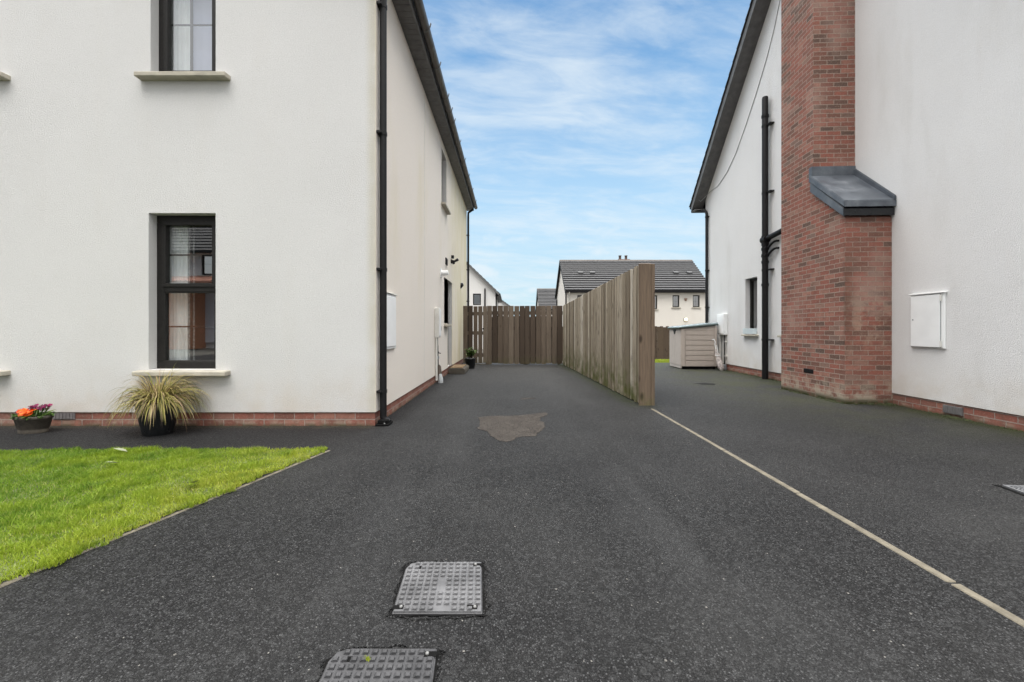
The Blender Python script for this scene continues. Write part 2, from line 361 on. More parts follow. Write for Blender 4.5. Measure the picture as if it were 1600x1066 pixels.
def glass():
    t = Mt('window_glass'); nt = t.nt; nt.nodes.remove(t.b)
    tr = t.n('ShaderNodeBsdfTransparent'); tr.inputs[0].default_value = (0.86, 0.88, 0.87, 1); gl = t.n('ShaderNodeBsdfGlossy'); gl.inputs['Roughness'].default_value = 0.0
    lw = t.n('ShaderNodeLayerWeight'); lw.inputs['Blend'].default_value = 0.5
    fr = t.math('ADD', t.math('MULTIPLY', t.math('POWER', lw.outputs['Facing'], 4.0), 0.70), 0.30)
    o = t.co(); bp = t.n('ShaderNodeBump'); bp.inputs['Distance'].default_value = 0.002; bp.inputs['Strength'].default_value = 0.08
    t.l(t.noise(o, 2.2, 1), bp.inputs['Height']); t.l(bp.outputs[0], gl.inputs['Normal'])
    mx = t.n('ShaderNodeMixShader'); t.l(fr, mx.inputs[0]); t.l(tr.outputs[0], mx.inputs[1]); t.l(gl.outputs[0], mx.inputs[2])
    t.l(mx.outputs[0], nt.nodes['Material Output'].inputs['Surface']); return t.m
M_GLASS = glass()
M_FENCE = wood_mat('weathered_fence', [(0.0, (0.15, 0.122, 0.09)), (0.3, (0.29, 0.25, 0.19)), (0.7, (0.39, 0.345, 0.275)), (1.0, (0.56, 0.52, 0.45))], 0.9, 0.5, 0.75)
M_POST = wood_mat('brown_post', [(0.0, (0.145, 0.105, 0.073)), (1.0, (0.18, 0.132, 0.094))], 0.5, 1.0, 0.25)
M_GATE = wood_mat('dark_gate_boards', [(0.0, (0.062, 0.045, 0.034)), (0.5, (0.125, 0.096, 0.073)), (1.0, (0.205, 0.166, 0.13))], 0.35, 1.0, 0.3)
M_BACKF = wood_mat('brown_far_fence', [(0.0, (0.07, 0.05, 0.034)), (1.0, (0.12, 0.088, 0.06))], 0.3, 0.6, 0.2)
def tile_mat():
    t = Mt('slate_tiles', 0.55, 0.4); o = t.co(); isl = t.island()
    n = t.noise(t.mapping(o, (2.5, 9, 9)), 1.0, 5)
    c = t.ramp(n, [(0.3, (0.020, 0.021, 0.024)), (0.7, (0.050, 0.051, 0.055))])
    c = t.mix(t.math('MULTIPLY', isl, 0.45), c, (0.065, 0.063, 0.062)); t.color(c); return t.m
M_TILE = tile_mat()
M_RIDGE = simple('ridge_tile', (0.10, 0.085, 0.075), 0.7, 0.2, 5)

def tarmac():
    t = Mt('tarmac', 0.9, 0.22); o = t.co(); s = t.sep(o)
    v = t.voro(o, 150); v2 = t.voro(o, 260); vb = t.voro(o, 68); fine = t.noise(o, 300, 3, 0.7)
    cell = t.sep(v.outputs['Color'])
    c = t.ramp(cell[0], [(0.0, (0.005, 0.005, 0.0055)), (0.42, (0.016, 0.0162, 0.0168)), (0.75, (0.038, 0.0382, 0.039)), (0.92, (0.066, 0.067, 0.069)), (1.0, (0.105, 0.106, 0.108))])
    c = t.mix(t.rng(v.outputs['Distance'], 0.32, 0.60, 0, 0.9), c, (0.003, 0.003, 0.0033))
    c = t.mix(t.rng(t.sep(vb.outputs['Color'])[2], 0.82, 0.84, 0, 0.35), c, (0.050, 0.051, 0.052))
    c = t.mix(t.rng(fine, 0.5, 0.75, 0, 0.30), c, (0.070, 0.070, 0.070))
    big = t.noise(o, 0.75, 5, 0.6); c = t.mix(t.rng(big, 0.35, 0.68, 0.0, 0.24), c, (0.062, 0.0615, 0.060))
    big2 = t.noise(t.mapping(o, (1, 1, 1), (8, 3, 0)), 2.4, 5, 0.62); c = t.mix(t.rng(big2, 0.5, 0.72, 0, 0.35), c, (0.014, 0.014, 0.015))
    # two scuffed wheel tracks up the left drive, damp dark tarmac on the path by the left house
    tr = None
    for xc in (-0.55, 0.85):
        q = t.rng(t.math('ABSOLUTE', t.math('SUBTRACT', t.math('ADD', s[0], t.math('MULTIPLY', t.noise(o, 0.5, 2), 0.25)), xc + .12)), 0.42, 0.08)
        tr = q if tr is None else t.math('MAXIMUM', tr, q)
    tr = t.math('MULTIPLY', t.math('MULTIPLY', tr, t.rng(t.noise(t.mapping(o, (3, .7, 1)), 1.0, 5, .65), 0.36, 0.66)), 0.20)
    c = t.mix(tr, c, (0.072, 0.073, 0.074))
    c = t.mix(t.math('MULTIPLY', t.rng(s[1], 3.0, 9.0), 0.50), c, (0.078, 0.078, 0.078))  # paler with distance up the drive, grazing sheen put into the colour
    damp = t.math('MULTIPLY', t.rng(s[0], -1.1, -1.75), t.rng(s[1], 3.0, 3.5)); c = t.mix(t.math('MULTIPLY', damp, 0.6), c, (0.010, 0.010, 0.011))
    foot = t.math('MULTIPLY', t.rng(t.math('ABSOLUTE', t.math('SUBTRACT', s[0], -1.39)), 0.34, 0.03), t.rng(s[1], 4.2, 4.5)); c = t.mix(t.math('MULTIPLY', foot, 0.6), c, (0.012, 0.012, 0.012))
    ff = t.math('MULTIPLY', t.rng(t.math('ABSOLUTE', t.math('SUBTRACT', s[1], 4.37)), 0.16, 0.01), t.rng(s[0], -1.3, -1.5)); c = t.mix(t.math('MULTIPLY', ff, t.rng(t.noise(o, 9, 5, .7), 0.35, 0.6, 0.2, 0.8)), c, (0.060, 0.052, 0.035))
    # moss creeping out from the right-hand house
    mz = t.math('MULTIPLY', t.rng(s[0], 2.2, 4.6), t.rng(s[1], 2.6, 7.0)); mn = t.noise(o, 1.6, 6, 0.7)
    c = t.mix(t.math('MULTIPLY', mz, t.rng(mn, 0.36, 0.64, 0.0, 0.62)), c, (0.062, 0.068, 0.028))
    edge = t.math('ADD', t.math('MULTIPLY', s[1], 0.05), 4.81); dd = t.math('SUBTRACT', edge, s[0])
    c = t.mix(t.math('MULTIPLY', t.rng(dd, 0.45, 0.02), t.rng(t.noise(o, 4.5, 6, 0.7), 0.33, 0.62, 0.25, 0.9)), c, (0.030, 0.038, 0.010))
    fx = t.math('ABSOLUTE', t.math('SUBTRACT', t.math('ADD', s[0], t.math('MULTIPLY', s[1], 0.036)), 1.935))
    c = t.mix(t.math('MULTIPLY', t.math('MULTIPLY', t.rng(fx, 0.30, 0.05), t.rng(s[1], 5.2, 5.8)), t.rng(t.noise(o, 5, 5, 0.7), 0.35, 0.6, 0.2, 0.85)), c, (0.030, 0.038, 0.012))
    # white stone chips
    v3 = t.voro(o, 62); chip = t.math('MULTIPLY', t.rng(t.sep(v3.outputs['Color'])[1], 0.984, 0.985, smooth=False), t.rng(v3.outputs['Distance'], 0.22, 0.12))
    c = t.mix(chip, c, (0.26, 0.25, 0.23))
    v4 = t.voro(o, 34); chip2 = t.math('MULTIPLY', t.rng(t.sep(v4.outputs['Color'])[2], 0.994, 0.995, smooth=False), t.rng(v4.outputs['Distance'], 0.17, 0.10))
    c = t.mix(chip2, c, (0.20, 0.19, 0.175))
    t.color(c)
    h = t.math('ADD', t.math('MULTIPLY', v.outputs['Distance'], -1.0), t.math('ADD', t.math('MULTIPLY', v2.outputs['Distance'], -0.4), t.math('MULTIPLY', cell[1], 0.5)))
    t.bump(h, 0.008, 0.9); t.bump(big2, 0.012, 0.3)
    t.rough(t.rng(cell[2], 0, 1, 0.5, 0.9))
    return t.m
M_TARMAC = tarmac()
def patch_mat():
    t = Mt('dry_concrete_patch', 0.93, 0.15); o = t.co(); n = t.noise(o, 6, 5, 0.6); v = t.voro(o, 120)
    c = t.ramp(n, [(0.3, (0.050, 0.044, 0.039)), (0.7, (0.078, 0.069, 0.061))])
    c = t.mix(t.rng(t.sep(v.outputs['Color'])[0], 0.55, 1.0, 0, 0.4), c, (0.035, 0.031, 0.028)); t.color(c); t.bump(v.outputs['Distance'], 0.006, 0.8)
    at = t.n('ShaderNodeAttribute'); at.attribute_name = 'fade'
    f = t.math('ADD', t.math('MULTIPLY', at.outputs['Fac'], 1.0), t.math('MULTIPLY', t.math('SUBTRACT', t.noise(o, 24, 5, .7), 0.5), 0.8))
    grit = t.rng(t.sep(v.outputs['Color'])[2], 0.78, 0.82, 1.0, 0.45)      # the tarmac's own stones show through the thin skin of cement
    f = t.math('MULTIPLY', t.rng(f, 0.28, 0.60, 0, 0.92), grit)
    tr = t.n('ShaderNodeBsdfTransparent'); mx = t.n('ShaderNodeMixShader'); t.l(f, mx.inputs[0]); t.l(tr.outputs[0], mx.inputs[1]); t.l(t.b.outputs[0], mx.inputs[2])
    t.l(mx.outputs[0], t.nt.nodes['Material Output'].inputs['Surface']); return t.m
M_PATCH = patch_mat()
M_PEDGE = simple('crumbled_tarmac', (0.016, 0.016, 0.016), 0.95, 0.3, 40, spec=0.15)
def grass_mat():
    t = Mt('grass_blades', 0.6, 0.25); o = t.co(); isl = t.island()
    c = t.ramp(isl, [(0.0, (0.085, 0.16, 0.014)), (0.4, (0.19, 0.31, 0.026)), (0.75, (0.28, 0.40, 0.040)), (0.92, (0.38, 0.43, 0.075)), (1.0, (0.54, 0.47, 0.22))])
    n = t.noise(o, 2.1, 4, 0.6); n2 = t.noise(o, 7.0, 3); sx = t.sep(o)
    c = t.mix(t.math('MULTIPLY', t.rng(sx[0], -2.6, -1.6), t.rng(t.noise(o, 5, 4), 0.35, 0.6, .2, .6)), c, (0.46, 0.45, 0.06))
    c = t.mix(t.math('MULTIPLY', t.rng(sx[0], -2.0, -3.4), 0.45), c, (0.10, 0.22, 0.015))
    c = t.mix(t.rng(t.noise(o, 11, 4, .7), 0.62, 0.74, 0, .6), c, (0.36, 0.31, 0.12))
    c = t.mix(t.rng(n, 0.42, 0.62, 0, 0.6), c, (0.29, 0.38, 0.028)); c = t.mix(t.rng(n2, 0.5, 0.7, 0, 0.6), c, (0.075, 0.165, 0.014))
    t.color(c); t.b.inputs['Subsurface Weight'].default_value = 0.0
    tr = t.n('ShaderNodeBsdfTranslucent'); t.l(c, tr.inputs[0]); mx = t.n('ShaderNodeMixShader'); mx.inputs[0].default_value = 0.35
    t.l(t.b.outputs[0], mx.inputs[1]); t.l(tr.outputs[0], mx.inputs[2]); t.l(mx.outputs[0], t.nt.nodes['Material Output'].inputs['Surface']); return t.m
M_GRASS = grass_mat()
M_TURF = simple('turf_soil', (0.10, 0.12, 0.04), 0.95, 0.4, 10, 0.01, 60)
def leaf_mat(name, stops, transl=0.3, rough=0.5):
    t = Mt(name, rough, 0.3); c = t.ramp(t.island(), stops); t.color(c)
    tr = t.n('ShaderNodeBsdfTranslucent'); t.l(c, tr.inputs[0]); mx = t.n('ShaderNodeMixShader'); mx.inputs[0].default_value = transl
    t.l(t.b.outputs[0], mx.inputs[1]); t.l(tr.outputs[0], mx.inputs[2]); t.l(mx.outputs[0], t.nt.nodes['Material Output'].inputs['Surface']); return t.m
M_SPIKE = leaf_mat('sedge_blades', [(0.0, (0.09, 0.10, 0.03)), (0.25, (0.26, 0.25, 0.06)), (0.45, (0.42, 0.36, 0.12)), (0.78, (0.47, 0.36, 0.21)), (0.92, (0.24, 0.15, 0.10)), (1.0, (0.07, 0.05, 0.035))])
M_LEAF = leaf_mat('green_leaves', [(0.0, (0.035, 0.085, 0.015)), (0.6, (0.09, 0.17, 0.035)), (1.0, (0.16, 0.24, 0.05))])
M_LEAF2 = leaf_mat('variegated_leaves', [(0.0, (0.03, 0.07, 0.015)), (0.6, (0.08, 0.14, 0.03)), (0.8, (0.30, 0.34, 0.16)), (1.0, (0.45, 0.46, 0.28))])
M_ORANGE = leaf_mat('orange_petals', [(0.0, (0.70, 0.05, 0.01)), (0.6, (0.85, 0.17, 0.015)), (1.0, (0.95, 0.42, 0.06))])
M_PURPLE = leaf_mat('purple_petals', [(0.0, (0.05, 0.004, 0.02)), (0.5, (0.20, 0.008, 0.075)), (1.0, (0.33, 0.02, 0.10))])
M_DARKPETAL = simple('dark_red_petals', (0.05, 0.004, 0.012), 0.6, 0.3, 60)
M_WIRE = simple('grey_cable', (0.36, 0.36, 0.36), 0.6, 0.1, 10)
def iron_mat():
    t = Mt('cast_cover', 0.42, 0.3); o = t.co(); n = t.noise(o, 14, 5, 0.65)
    t.color(t.ramp(n, [(0.3, (0.035, 0.035, 0.037)), (0.7, (0.075, 0.075, 0.079))])); t.rough(t.rng(n, 0.3, 0.7, 0.3, 0.55)); t.bump(t.noise(o, 220, 3), 0.0012, 0.6); return t.m
M_IRON = iron_mat()
M_IRON2 = simple('scuffed_silver_cover', (0.105, 0.105, 0.109), 0.45, 0.4, 7, 0.001, 220, spec=0.35)
M_GRID = simple('galvanised_grid', (0.20, 0.205, 0.215), 0.5, 0.15, 20, metal=0.5)
M_LEAFLITTER = simple('dry_pale_leaf', (0.25, 0.27, 0.17), 0.8, 0.2, 30)
def lamp_mat():
    t = Mt('lit_lamp'); t.color((0.9, 0.85, 0.7)); t.b.inputs['Emission Color'].default_value = (1.0, 0.82, 0.5, 1); t.b.inputs['Emission Strength'].default_value = 1.3; return t.m
M_LAMP = lamp_mat()
M_DOORW = simple('white_door', (0.62, 0.63, 0.66), 0.4, 0.05, 4)
M_BLACK = simple('dark_interior', (0.03, 0.028, 0.026), 0.9, 0.2, 4)

# ---------------------------------------------------------------- ground
def ground_h(x, y):
    h = 0.0
    if y > 13.0:
        t = min(1.0, (y - 13.0) / 8.0); h = -0.55 * t * t * (3 - 2 * t)
    return h
gx = [-600, -200, -80, -40, -20, -12, -6, 0, 6, 12, 20, 40, 80, 200, 600]
gy = [-300, -100, -40, -20, -8, 0, 6, 12.6, 14, 15, 16, 17, 18, 19, 20, 21, 30, 60, 120, 300, 700]
gm = MB(); nx = len(gx)
gm.add([(x, y, ground_h(x, y) - 0.03) for y in gy for x in gx], [(j * nx + i, j * nx + i + 1, (j + 1) * nx + i + 1, (j + 1) * nx + i) for j in range(len(gy) - 1) for i in range(nx - 1)], True)
M_EARTH = simple('earth_and_paving', (0.085, 0.08, 0.068), 0.95, 0.3, 0.4, 0.01, 20)
tag(gm.build('ground', M_EARTH), kind='structure')
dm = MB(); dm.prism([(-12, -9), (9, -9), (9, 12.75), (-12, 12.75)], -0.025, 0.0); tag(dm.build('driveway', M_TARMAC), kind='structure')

def rough_outline(pts, step=0.03, amp=0.012, seed=0):
    out = []
    for i in range(len(pts)):
        a = Vector(pts[i]); b = Vector(pts[(i + 1) % len(pts)]); n = max(1, int((b - a).length / step))
        for k in range(n):
            p = a.lerp(b, k / n); q = mnoise.noise_vector(Vector((p.x * 22 + seed, p.y * 22, seed))) * amp
            out.append((p.x + q.x, p.y + q.y))
    return out
pz = [(570, 350), (600, 400), (575, 470), (680, 500), (715, 550), (800, 600), (880, 612), (950, 590), (1000, 555), (1180, 550), (1240, 490), (1290, 450), (1270, 400), (1220, 385), (1240, 350), (1300, 325), (1290, 297), (1100, 320), (900, 335), (700, 335)]
pw = [G(660 + a / 6.667, 600 + b / 6.667) for a, b in pz]
def soft_patch(pts, seed, inner=.93):
    cx_ = sum(p[0] for p in pts) / len(pts); cy_ = sum(p[1] for p in pts) / len(pts); o2 = rough_outline(pts, 0.025, 0.02, seed); n = len(o2)
    me = bpy.data.meshes.new('concrete_patch'); vs = [(cx_, cy_, .004)] + [(cx_ + (x - cx_) * inner, cy_ + (y - cy_) * inner, .004) for x, y in o2] + [(cx_ + (x - cx_) * 1.03, cy_ + (y - cy_) * 1.03, .003) for x, y in o2]
    me.from_pydata(vs, [], [(0, 1 + k, 1 + (k + 1) % n) for k in range(n)] + [(1 + k, 1 + n + k, 1 + n + (k + 1) % n, 1 + (k + 1) % n) for k in range(n)])
    at = me.attributes.new('fade', 'FLOAT', 'POINT'); at.data.foreach_set('value', [1.0] * (n + 1) + [0.0] * n)
    ob = bpy.data.objects.new('concrete_patch', me); COL.objects.link(ob); me.materials.append(M_PATCH); return tag(ob, kind='structure')
soft_patch(pw, 3)
pz2 = [(1000, 160), (1060, 145), (1200, 148), (1190, 158), (1100, 160), (1040, 168)]
soft_patch([G(660 + a / 6.667, 600 + b / 6.667) for a, b in pz2], 5, .5)
mb = MB(); mb.poly([(x, y, 0.003) for x, y in rough_outline([G(a, b) for a, b in ((1083, 599.5), (1100, 598.6), (1118, 600), (1116, 602), (1098, 601.5))], 0.03, 0.02, 9)])
tag(mb.build('dark_patch', M_PEDGE), kind='structure')
# concrete edging strips, laid in lengths
def edging(a, b, w, top, gap=0.008, ln=0.915, z0=-0.1):
    a = Vector((*a, 0)); b = Vector((*b, 0)); d = (b - a).normalized(); p = Vector((-d.y, d.x, 0)) * w / 2; tot = (b - a).length; m = MB(); x = 0
    while x < tot:
        e = min(tot, x + ln - gap); q = [a + d * x - p, a + d * e - p, a + d * e + p, a + d * x + p]
        j = [random.uniform(-0.004, 0.004) for _ in range(2)]
        m.prism([(v.x + j[0], v.y) for v in q], z0, top + j[1] * 0.4); x += ln
    return m
tag(edging((1.79, 5.32), (1.69, -4.0), 0.044, 0.004).build('kerb', M_LIGHTCONC, bevel=0.006), kind='structure')
LA, LB = (-1.515, 3.475), (-1.998, 1.62)         # the lawn's slanting front edge
dv = (Vector(LB) - Vector(LA)).normalized()
tag(edging((LA[0] + 0.02, LA[1] + 0.02), (LA[0] + dv.x * 4.5, LA[1] + dv.y * 4.5), 0.03, 0.004).build('kerb', M_LIGHTCONC, bevel=0.006), kind='structure')

# lawn
lawn_poly = [LA, (LA[0] + dv.x * 3.2, LA[1] + dv.y * 3.2), (-6.5, 0.2), (-6.5, 3.38), (-4.1, 3.42), (-2.6, 3.45)]
mb = MB(); mb.prism([(x - 0.03, y) for x, y in lawn_poly], -0.02, 0.012); tag(mb.build('lawn', M_TURF), kind='structure')
def inside(poly, P):
    n = len(poly); c = np.zeros(len(P), bool)
    for i in range(n):
        (x1, y1), (x2, y2) = poly[i], poly[(i + 1) % n]
        cr = ((y1 > P[:, 1]) != (y2 > P[:, 1])) & (P[:, 0] < (x2 - x1) * (P[:, 1] - y1) / (y2 - y1 + 1e-12) + x1); c ^= cr
    return c
def blades(name, P, z, hmin, hmax, wid, mat, lean=0.6):
    n = len(P); ang = rng.uniform(0, 2 * np.pi, n); h = rng.uniform(hmin, hmax, n) * (0.75 + 0.5 * rng.random(n)); la = rng.uniform(0, 2 * np.pi, n); lm = rng.random(n) ** 1.3 * lean * h
    w = wid * (0.7 + 0.6 * rng.random(n)); dx, dy = np.cos(ang) * w / 2, np.sin(ang) * w / 2; lx, ly = np.cos(la) * lm, np.sin(la) * lm
    V = np.zeros((n, 5, 3))
    zz = z(P) if callable(z) else np.full(n, z)
    V[:, 0] = np.stack([P[:, 0] - dx, P[:, 1] - dy, zz], 1); V[:, 1] = np.stack([P[:, 0] + dx, P[:, 1] + dy, zz], 1)
    V[:, 2] = np.stack([P[:, 0] + dx * .8 + lx * .35, P[:, 1] + dy * .8 + ly * .35, zz + h * .6], 1); V[:, 3] = np.stack([P[:, 0] - dx * .8 + lx * .35, P[:, 1] - dy * .8 + ly * .35, zz + h * .6], 1)
    V[:, 4] = np.stack([P[:, 0] + lx, P[:, 1] + ly, zz + h], 1)
    me = bpy.data.meshes.new(name); me.vertices.add(n * 5); me.vertices.foreach_set('co', V.reshape(-1))
    b = (np.arange(n) * 5)[:, None]; lp = np.concatenate([b + np.array([0, 1, 2, 3]), b + np.array([3, 2, 4])], 1).reshape(-1)
    me.loops.add(len(lp)); me.loops.foreach_set('vertex_index', lp.astype(np.int32))
    st = np.concatenate([(np.arange(n) * 7)[:, None], (np.arange(n) * 7 + 4)[:, None]], 1).reshape(-1)
    me.polygons.add(n * 2); me.polygons.foreach_set('loop_start', st.astype(np.int32)); me.update(calc_edges=True); me.validate()
    ob = bpy.data.objects.new(name, me); COL.objects.link(ob); me.materials.append(mat); return ob
P = np.stack([rng.uniform(-4.6, -1.45, 420000), rng.uniform(0.4, 3.55, 420000)], 1)
vis = (P[:, 0] > -1.26 * P[:, 1] - 0.12)
edge_grow = [(x + (0.030 if i < 2 else 0), y + (0.03 if i in (0, 3, 4, 5) else 0)) for i, (x, y) in enumerate(lawn_poly)]
wob = P + np.stack([0.018 * np.sin(P[:, 1] * 9.3) + 0.014 * np.sin(P[:, 1] * 31) + 0.010 * np.sin(P[:, 1] * 77), 0.02 * np.sin(P[:, 0] * 9) + 0.012 * np.sin(P[:, 0] * 41)], 1)
P = P[inside(edge_grow, wob) & vis]
clump = np.array([mnoise.noise(Vector((p[0] * 6, p[1] * 6, 0.3))) for p in P[::1]])
keep = rng.random(len(P)) < (0.75 + 0.5 * clump); P = P[keep]; clump = clump[keep]
tall = clump > 0.12
tag(blades('grass', P[~tall], 0.008, 0.010, 0.026, 0.0032, M_GRASS, 1.3), 'short lime green lawn grass beside the left house path', 'grass', kind='stuff')
tag(blades('grass', P[tall], 0.008, 0.018, 0.040, 0.0034, M_GRASS, 1.2), 'longer tufts in the lime green front lawn', 'grass', kind='stuff')
P = np.stack([rng.uniform(2.6, 6.2, 60000), rng.uniform(12.76, 20.2, 60000)], 1)
tag(blades('grass', P, lambda q: np.array([ground_h(a, b) - 0.03 for a, b in q]), 0.03, 0.07, 0.012, M_GRASS, 0.8), 'bright back garden grass past the plastic shed', 'grass', kind='stuff')
for i, (px, py, sz, a) in enumerate([(188, 714, 0.05, 0.3), (176, 735, 0.045, 1.2), (300, 768, 0.06, 2.0)]):
    x, y = G(px, py); m = MB(Matrix.Translation((x, y, 0.055)) @ Matrix.Rotation(a, 4, 'Z') @ Matrix.Rotation(0.35, 4, 'Y'))
    n = 12; prof = [(-sz + 2 * sz * k / n, 0.5 * sz * math.sin(math.pi * k / n) * (1 + 0.3 * math.sin(k * 2.3))) for k in range(n + 1)]
    for k in range(n):
        (x0, w0), (x1, w1) = prof[k], prof[k + 1]
        m.quad((x0, -w0, abs(w0) * .25), (x1, -w1, abs(w1) * .25), (x1, 0, 0), (x0, 0, 0)); m.quad((x0, 0, 0), (x1, 0, 0), (x1, w1, abs(w1) * .25), (x0, w0, abs(w0) * .25))
    tag(m.build('fallen_leaf', M_LEAFLITTER, merge=True), ['pale dry leaf at the back of the lawn, behind another pale leaf', 'pale dry leaf lying just in front of the leaf at the lawn back', 'pale dry leaf in the middle of the lawn towards the slanting edge'][i], 'leaf', 'dry leaves on the lawn')

# ---------------------------------------------------------------- manhole covers
def manhole(x0, x1, y0, y1, shear, label, dark_tl):
    cx, cy = (x0 + x1) / 2, (y0 + y1) / 2; r = thing('manhole_cover', label, 'manhole cover', (cx, cy, 0), 0, 'manhole covers in the driveway')
    hx, hy = (x1 - x0) / 2, (y1 - y0) / 2
    def S(x, y): return (x + shear * (y / hy), y)
    m = MB(); m.poly([(x, y, 0.004) for x, y in rough_outline([S(-hx - .010, -hy - .008), S(hx + .010, -hy - .006), S(hx + .010, hy + .010), S(-hx + .028, hy + .010), S(-hx - .008, hy - .035)], 0.008, 0.010, x0 * 9)])
    m.build('surround', M_DARK, r, world=False)
    m = MB(); m.prism([S(-hx, -hy), S(hx, -hy), S(hx, hy), S(-hx + .05, hy), S(-hx + .015, hy - .012), S(-hx, hy - .05)], 0.0, 0.009); m.build('rim', M_IRON, r, 0.002, world=False)
    m = MB(); ix, iy = hx - 0.005, hy - 0.005
    m.prism([S(-ix, -iy), S(ix, -iy), S(ix, iy), S(-ix + .05, iy), S(-ix + .016, iy - .012), S(-ix, iy - .05)], 0.008, 0.0125)
    nxs = 11; st = 2 * ix / nxs
    for i in range(nxs):
        for j in range(nxs):
            u, v = -ix + st * (i + .5), -iy + (2 * iy / nxs) * (j + .5)
            if (i in (0, nxs - 1) and j in (0, nxs - 1)) or (abs(u) < 0.016 and abs(v) < 0.04): continue
            if j in (0,) and i in (5, 6): continue
            a = st * 0.36; b = st * 0.16; zb, zt = 0.0123, 0.0195
            q = [S(u - a, v - a), S(u + a, v - a), S(u + a, v + a), S(u - a, v + a)]; t4 = [S(u - a * .2, v - a * .95), S(u + a * .95, v - a * .95), S(u + a * .95, v + a * .3), S(u - a * .2, v + a * .3)]
            m.add([(*p, zb) for p in q] + [(*p, zt) for p in t4], [(4, 5, 6, 7), (0, 1, 5, 4), (1, 2, 6, 5), (2, 3, 7, 6), (3, 0, 4, 7)])
    m.build('plate', M_IRON2 if y0 > 1.2 else M_IRON, r, world=False)
    for i, (a, b) in enumerate([(-1, -1), (1, -1), (1, 1), (-1, 1)]):
        u, v = a * (ix - .022), b * (iy - .022)
        if a < 0 and b > 0: u += .025; v -= .02
        m = MB(); m.lathe([(0.0055, 0.013), (0.0055, 0.017), (0.004, 0.0185), (0.0, 0.0186)], (*S(u, v), 0), 10); m.build('screw', M_SCREW, r, world=False)
        m = MB(); m.box(u - .019, u + .019, v - .011, v + .011, 0.0122, 0.0130); m.build('key_slot', M_DARK, r, world=False)
    m = MB(); per = [S(-hx - .012, -hy - .01), S(hx + .012, -hy - .008), S(hx + .012, hy + .012), S(-hx + .02, hy + .012), S(-hx - .010, hy - .04)]
    for q in rough_outline(per, 0.0045, 0.022, x0 * 5 + 1):
        a_ = random.uniform(0, 6.28); z_ = random.uniform(.003, .008); q_ = random.uniform(.003, .0065)
        vs = [(q[0] + q_ * random.uniform(.7, 1.2) * math.cos(a_ + k * 1.257), q[1] + q_ * random.uniform(.7, 1.2) * math.sin(a_ + k * 1.257), -.002) for k in range(5)]
        vs += [(q[0] + (v[0] - q[0]) * .6, q[1] + (v[1] - q[1]) * .6, z_) for v in vs]
        m.add(vs, [(5, 6, 7, 8, 9)] + [(k, (k + 1) % 5, 5 + (k + 1) % 5, 5 + k) for k in range(5)])
    tag(m.build('tarmac_crumbs', M_TARMAC, r, world=False), kind='stuff')
    return r
manhole(-0.425, -0.108, 1.475, 1.800, -0.012, 'square black studded manhole cover, the farther one with pale scuffed top', True)
mh = manhole(-0.535, -0.215, 0.985, 1.312, -0.012, 'black studded manhole cover nearest the camera, a green moss tuft on it', True)
mo = MB()
for k in range(50):
    a = random.uniform(0, 6.3); q = random.random() * 0.014; h = random.uniform(.004, .011); x, y = -0.425 + q * 1.4 * math.cos(a), 1.262 + q * .6 * math.sin(a)
    mo.add([(x - .002, y, .013), (x + .002, y, .013), (x + random.uniform(-.004, .004), y + random.uniform(-.003, .003), .013 + h)], [(0, 1, 2)])
tag(mo.build('moss_tuft', M_GRASS), 'tiny yellow green moss tuft growing on the nearest manhole cover', 'moss')
# gully grate at the right
r = thing('drain_grate', 'pale square drain grate in the tarmac by the right house', 'drain grate', (3.27, 2.50, 0), R(-8))
m = MB(); m.prism(rough_outline([(-.19, -.19), (.19, -.19), (.19, .19), (-.19, .19)], .012, .01, 4), -0.01, 0.003); m.build('surround', M_DARK, r, world=False)
m = MB()
for k in range(13):
    a = -.15 + .025 * k; m.box(a - .004, a + .004, -.15, .15, 0.003, 0.012); m.box(-.15, .15, a - .0035, a + .0035, 0.003, 0.0105)
m.build('bars', M_GRID, r, world=False)
m = MB(); m.box(-.165, .165, -.165, -.151, 0, .013); m.box(-.165, .165, .151, .165, 0, .013); m.box(-.165, -.151, -.151, .151, 0, .013); m.box(.151, .165, -.151, .151, 0, .013); m.build('rim', M_GRID, r, world=False)

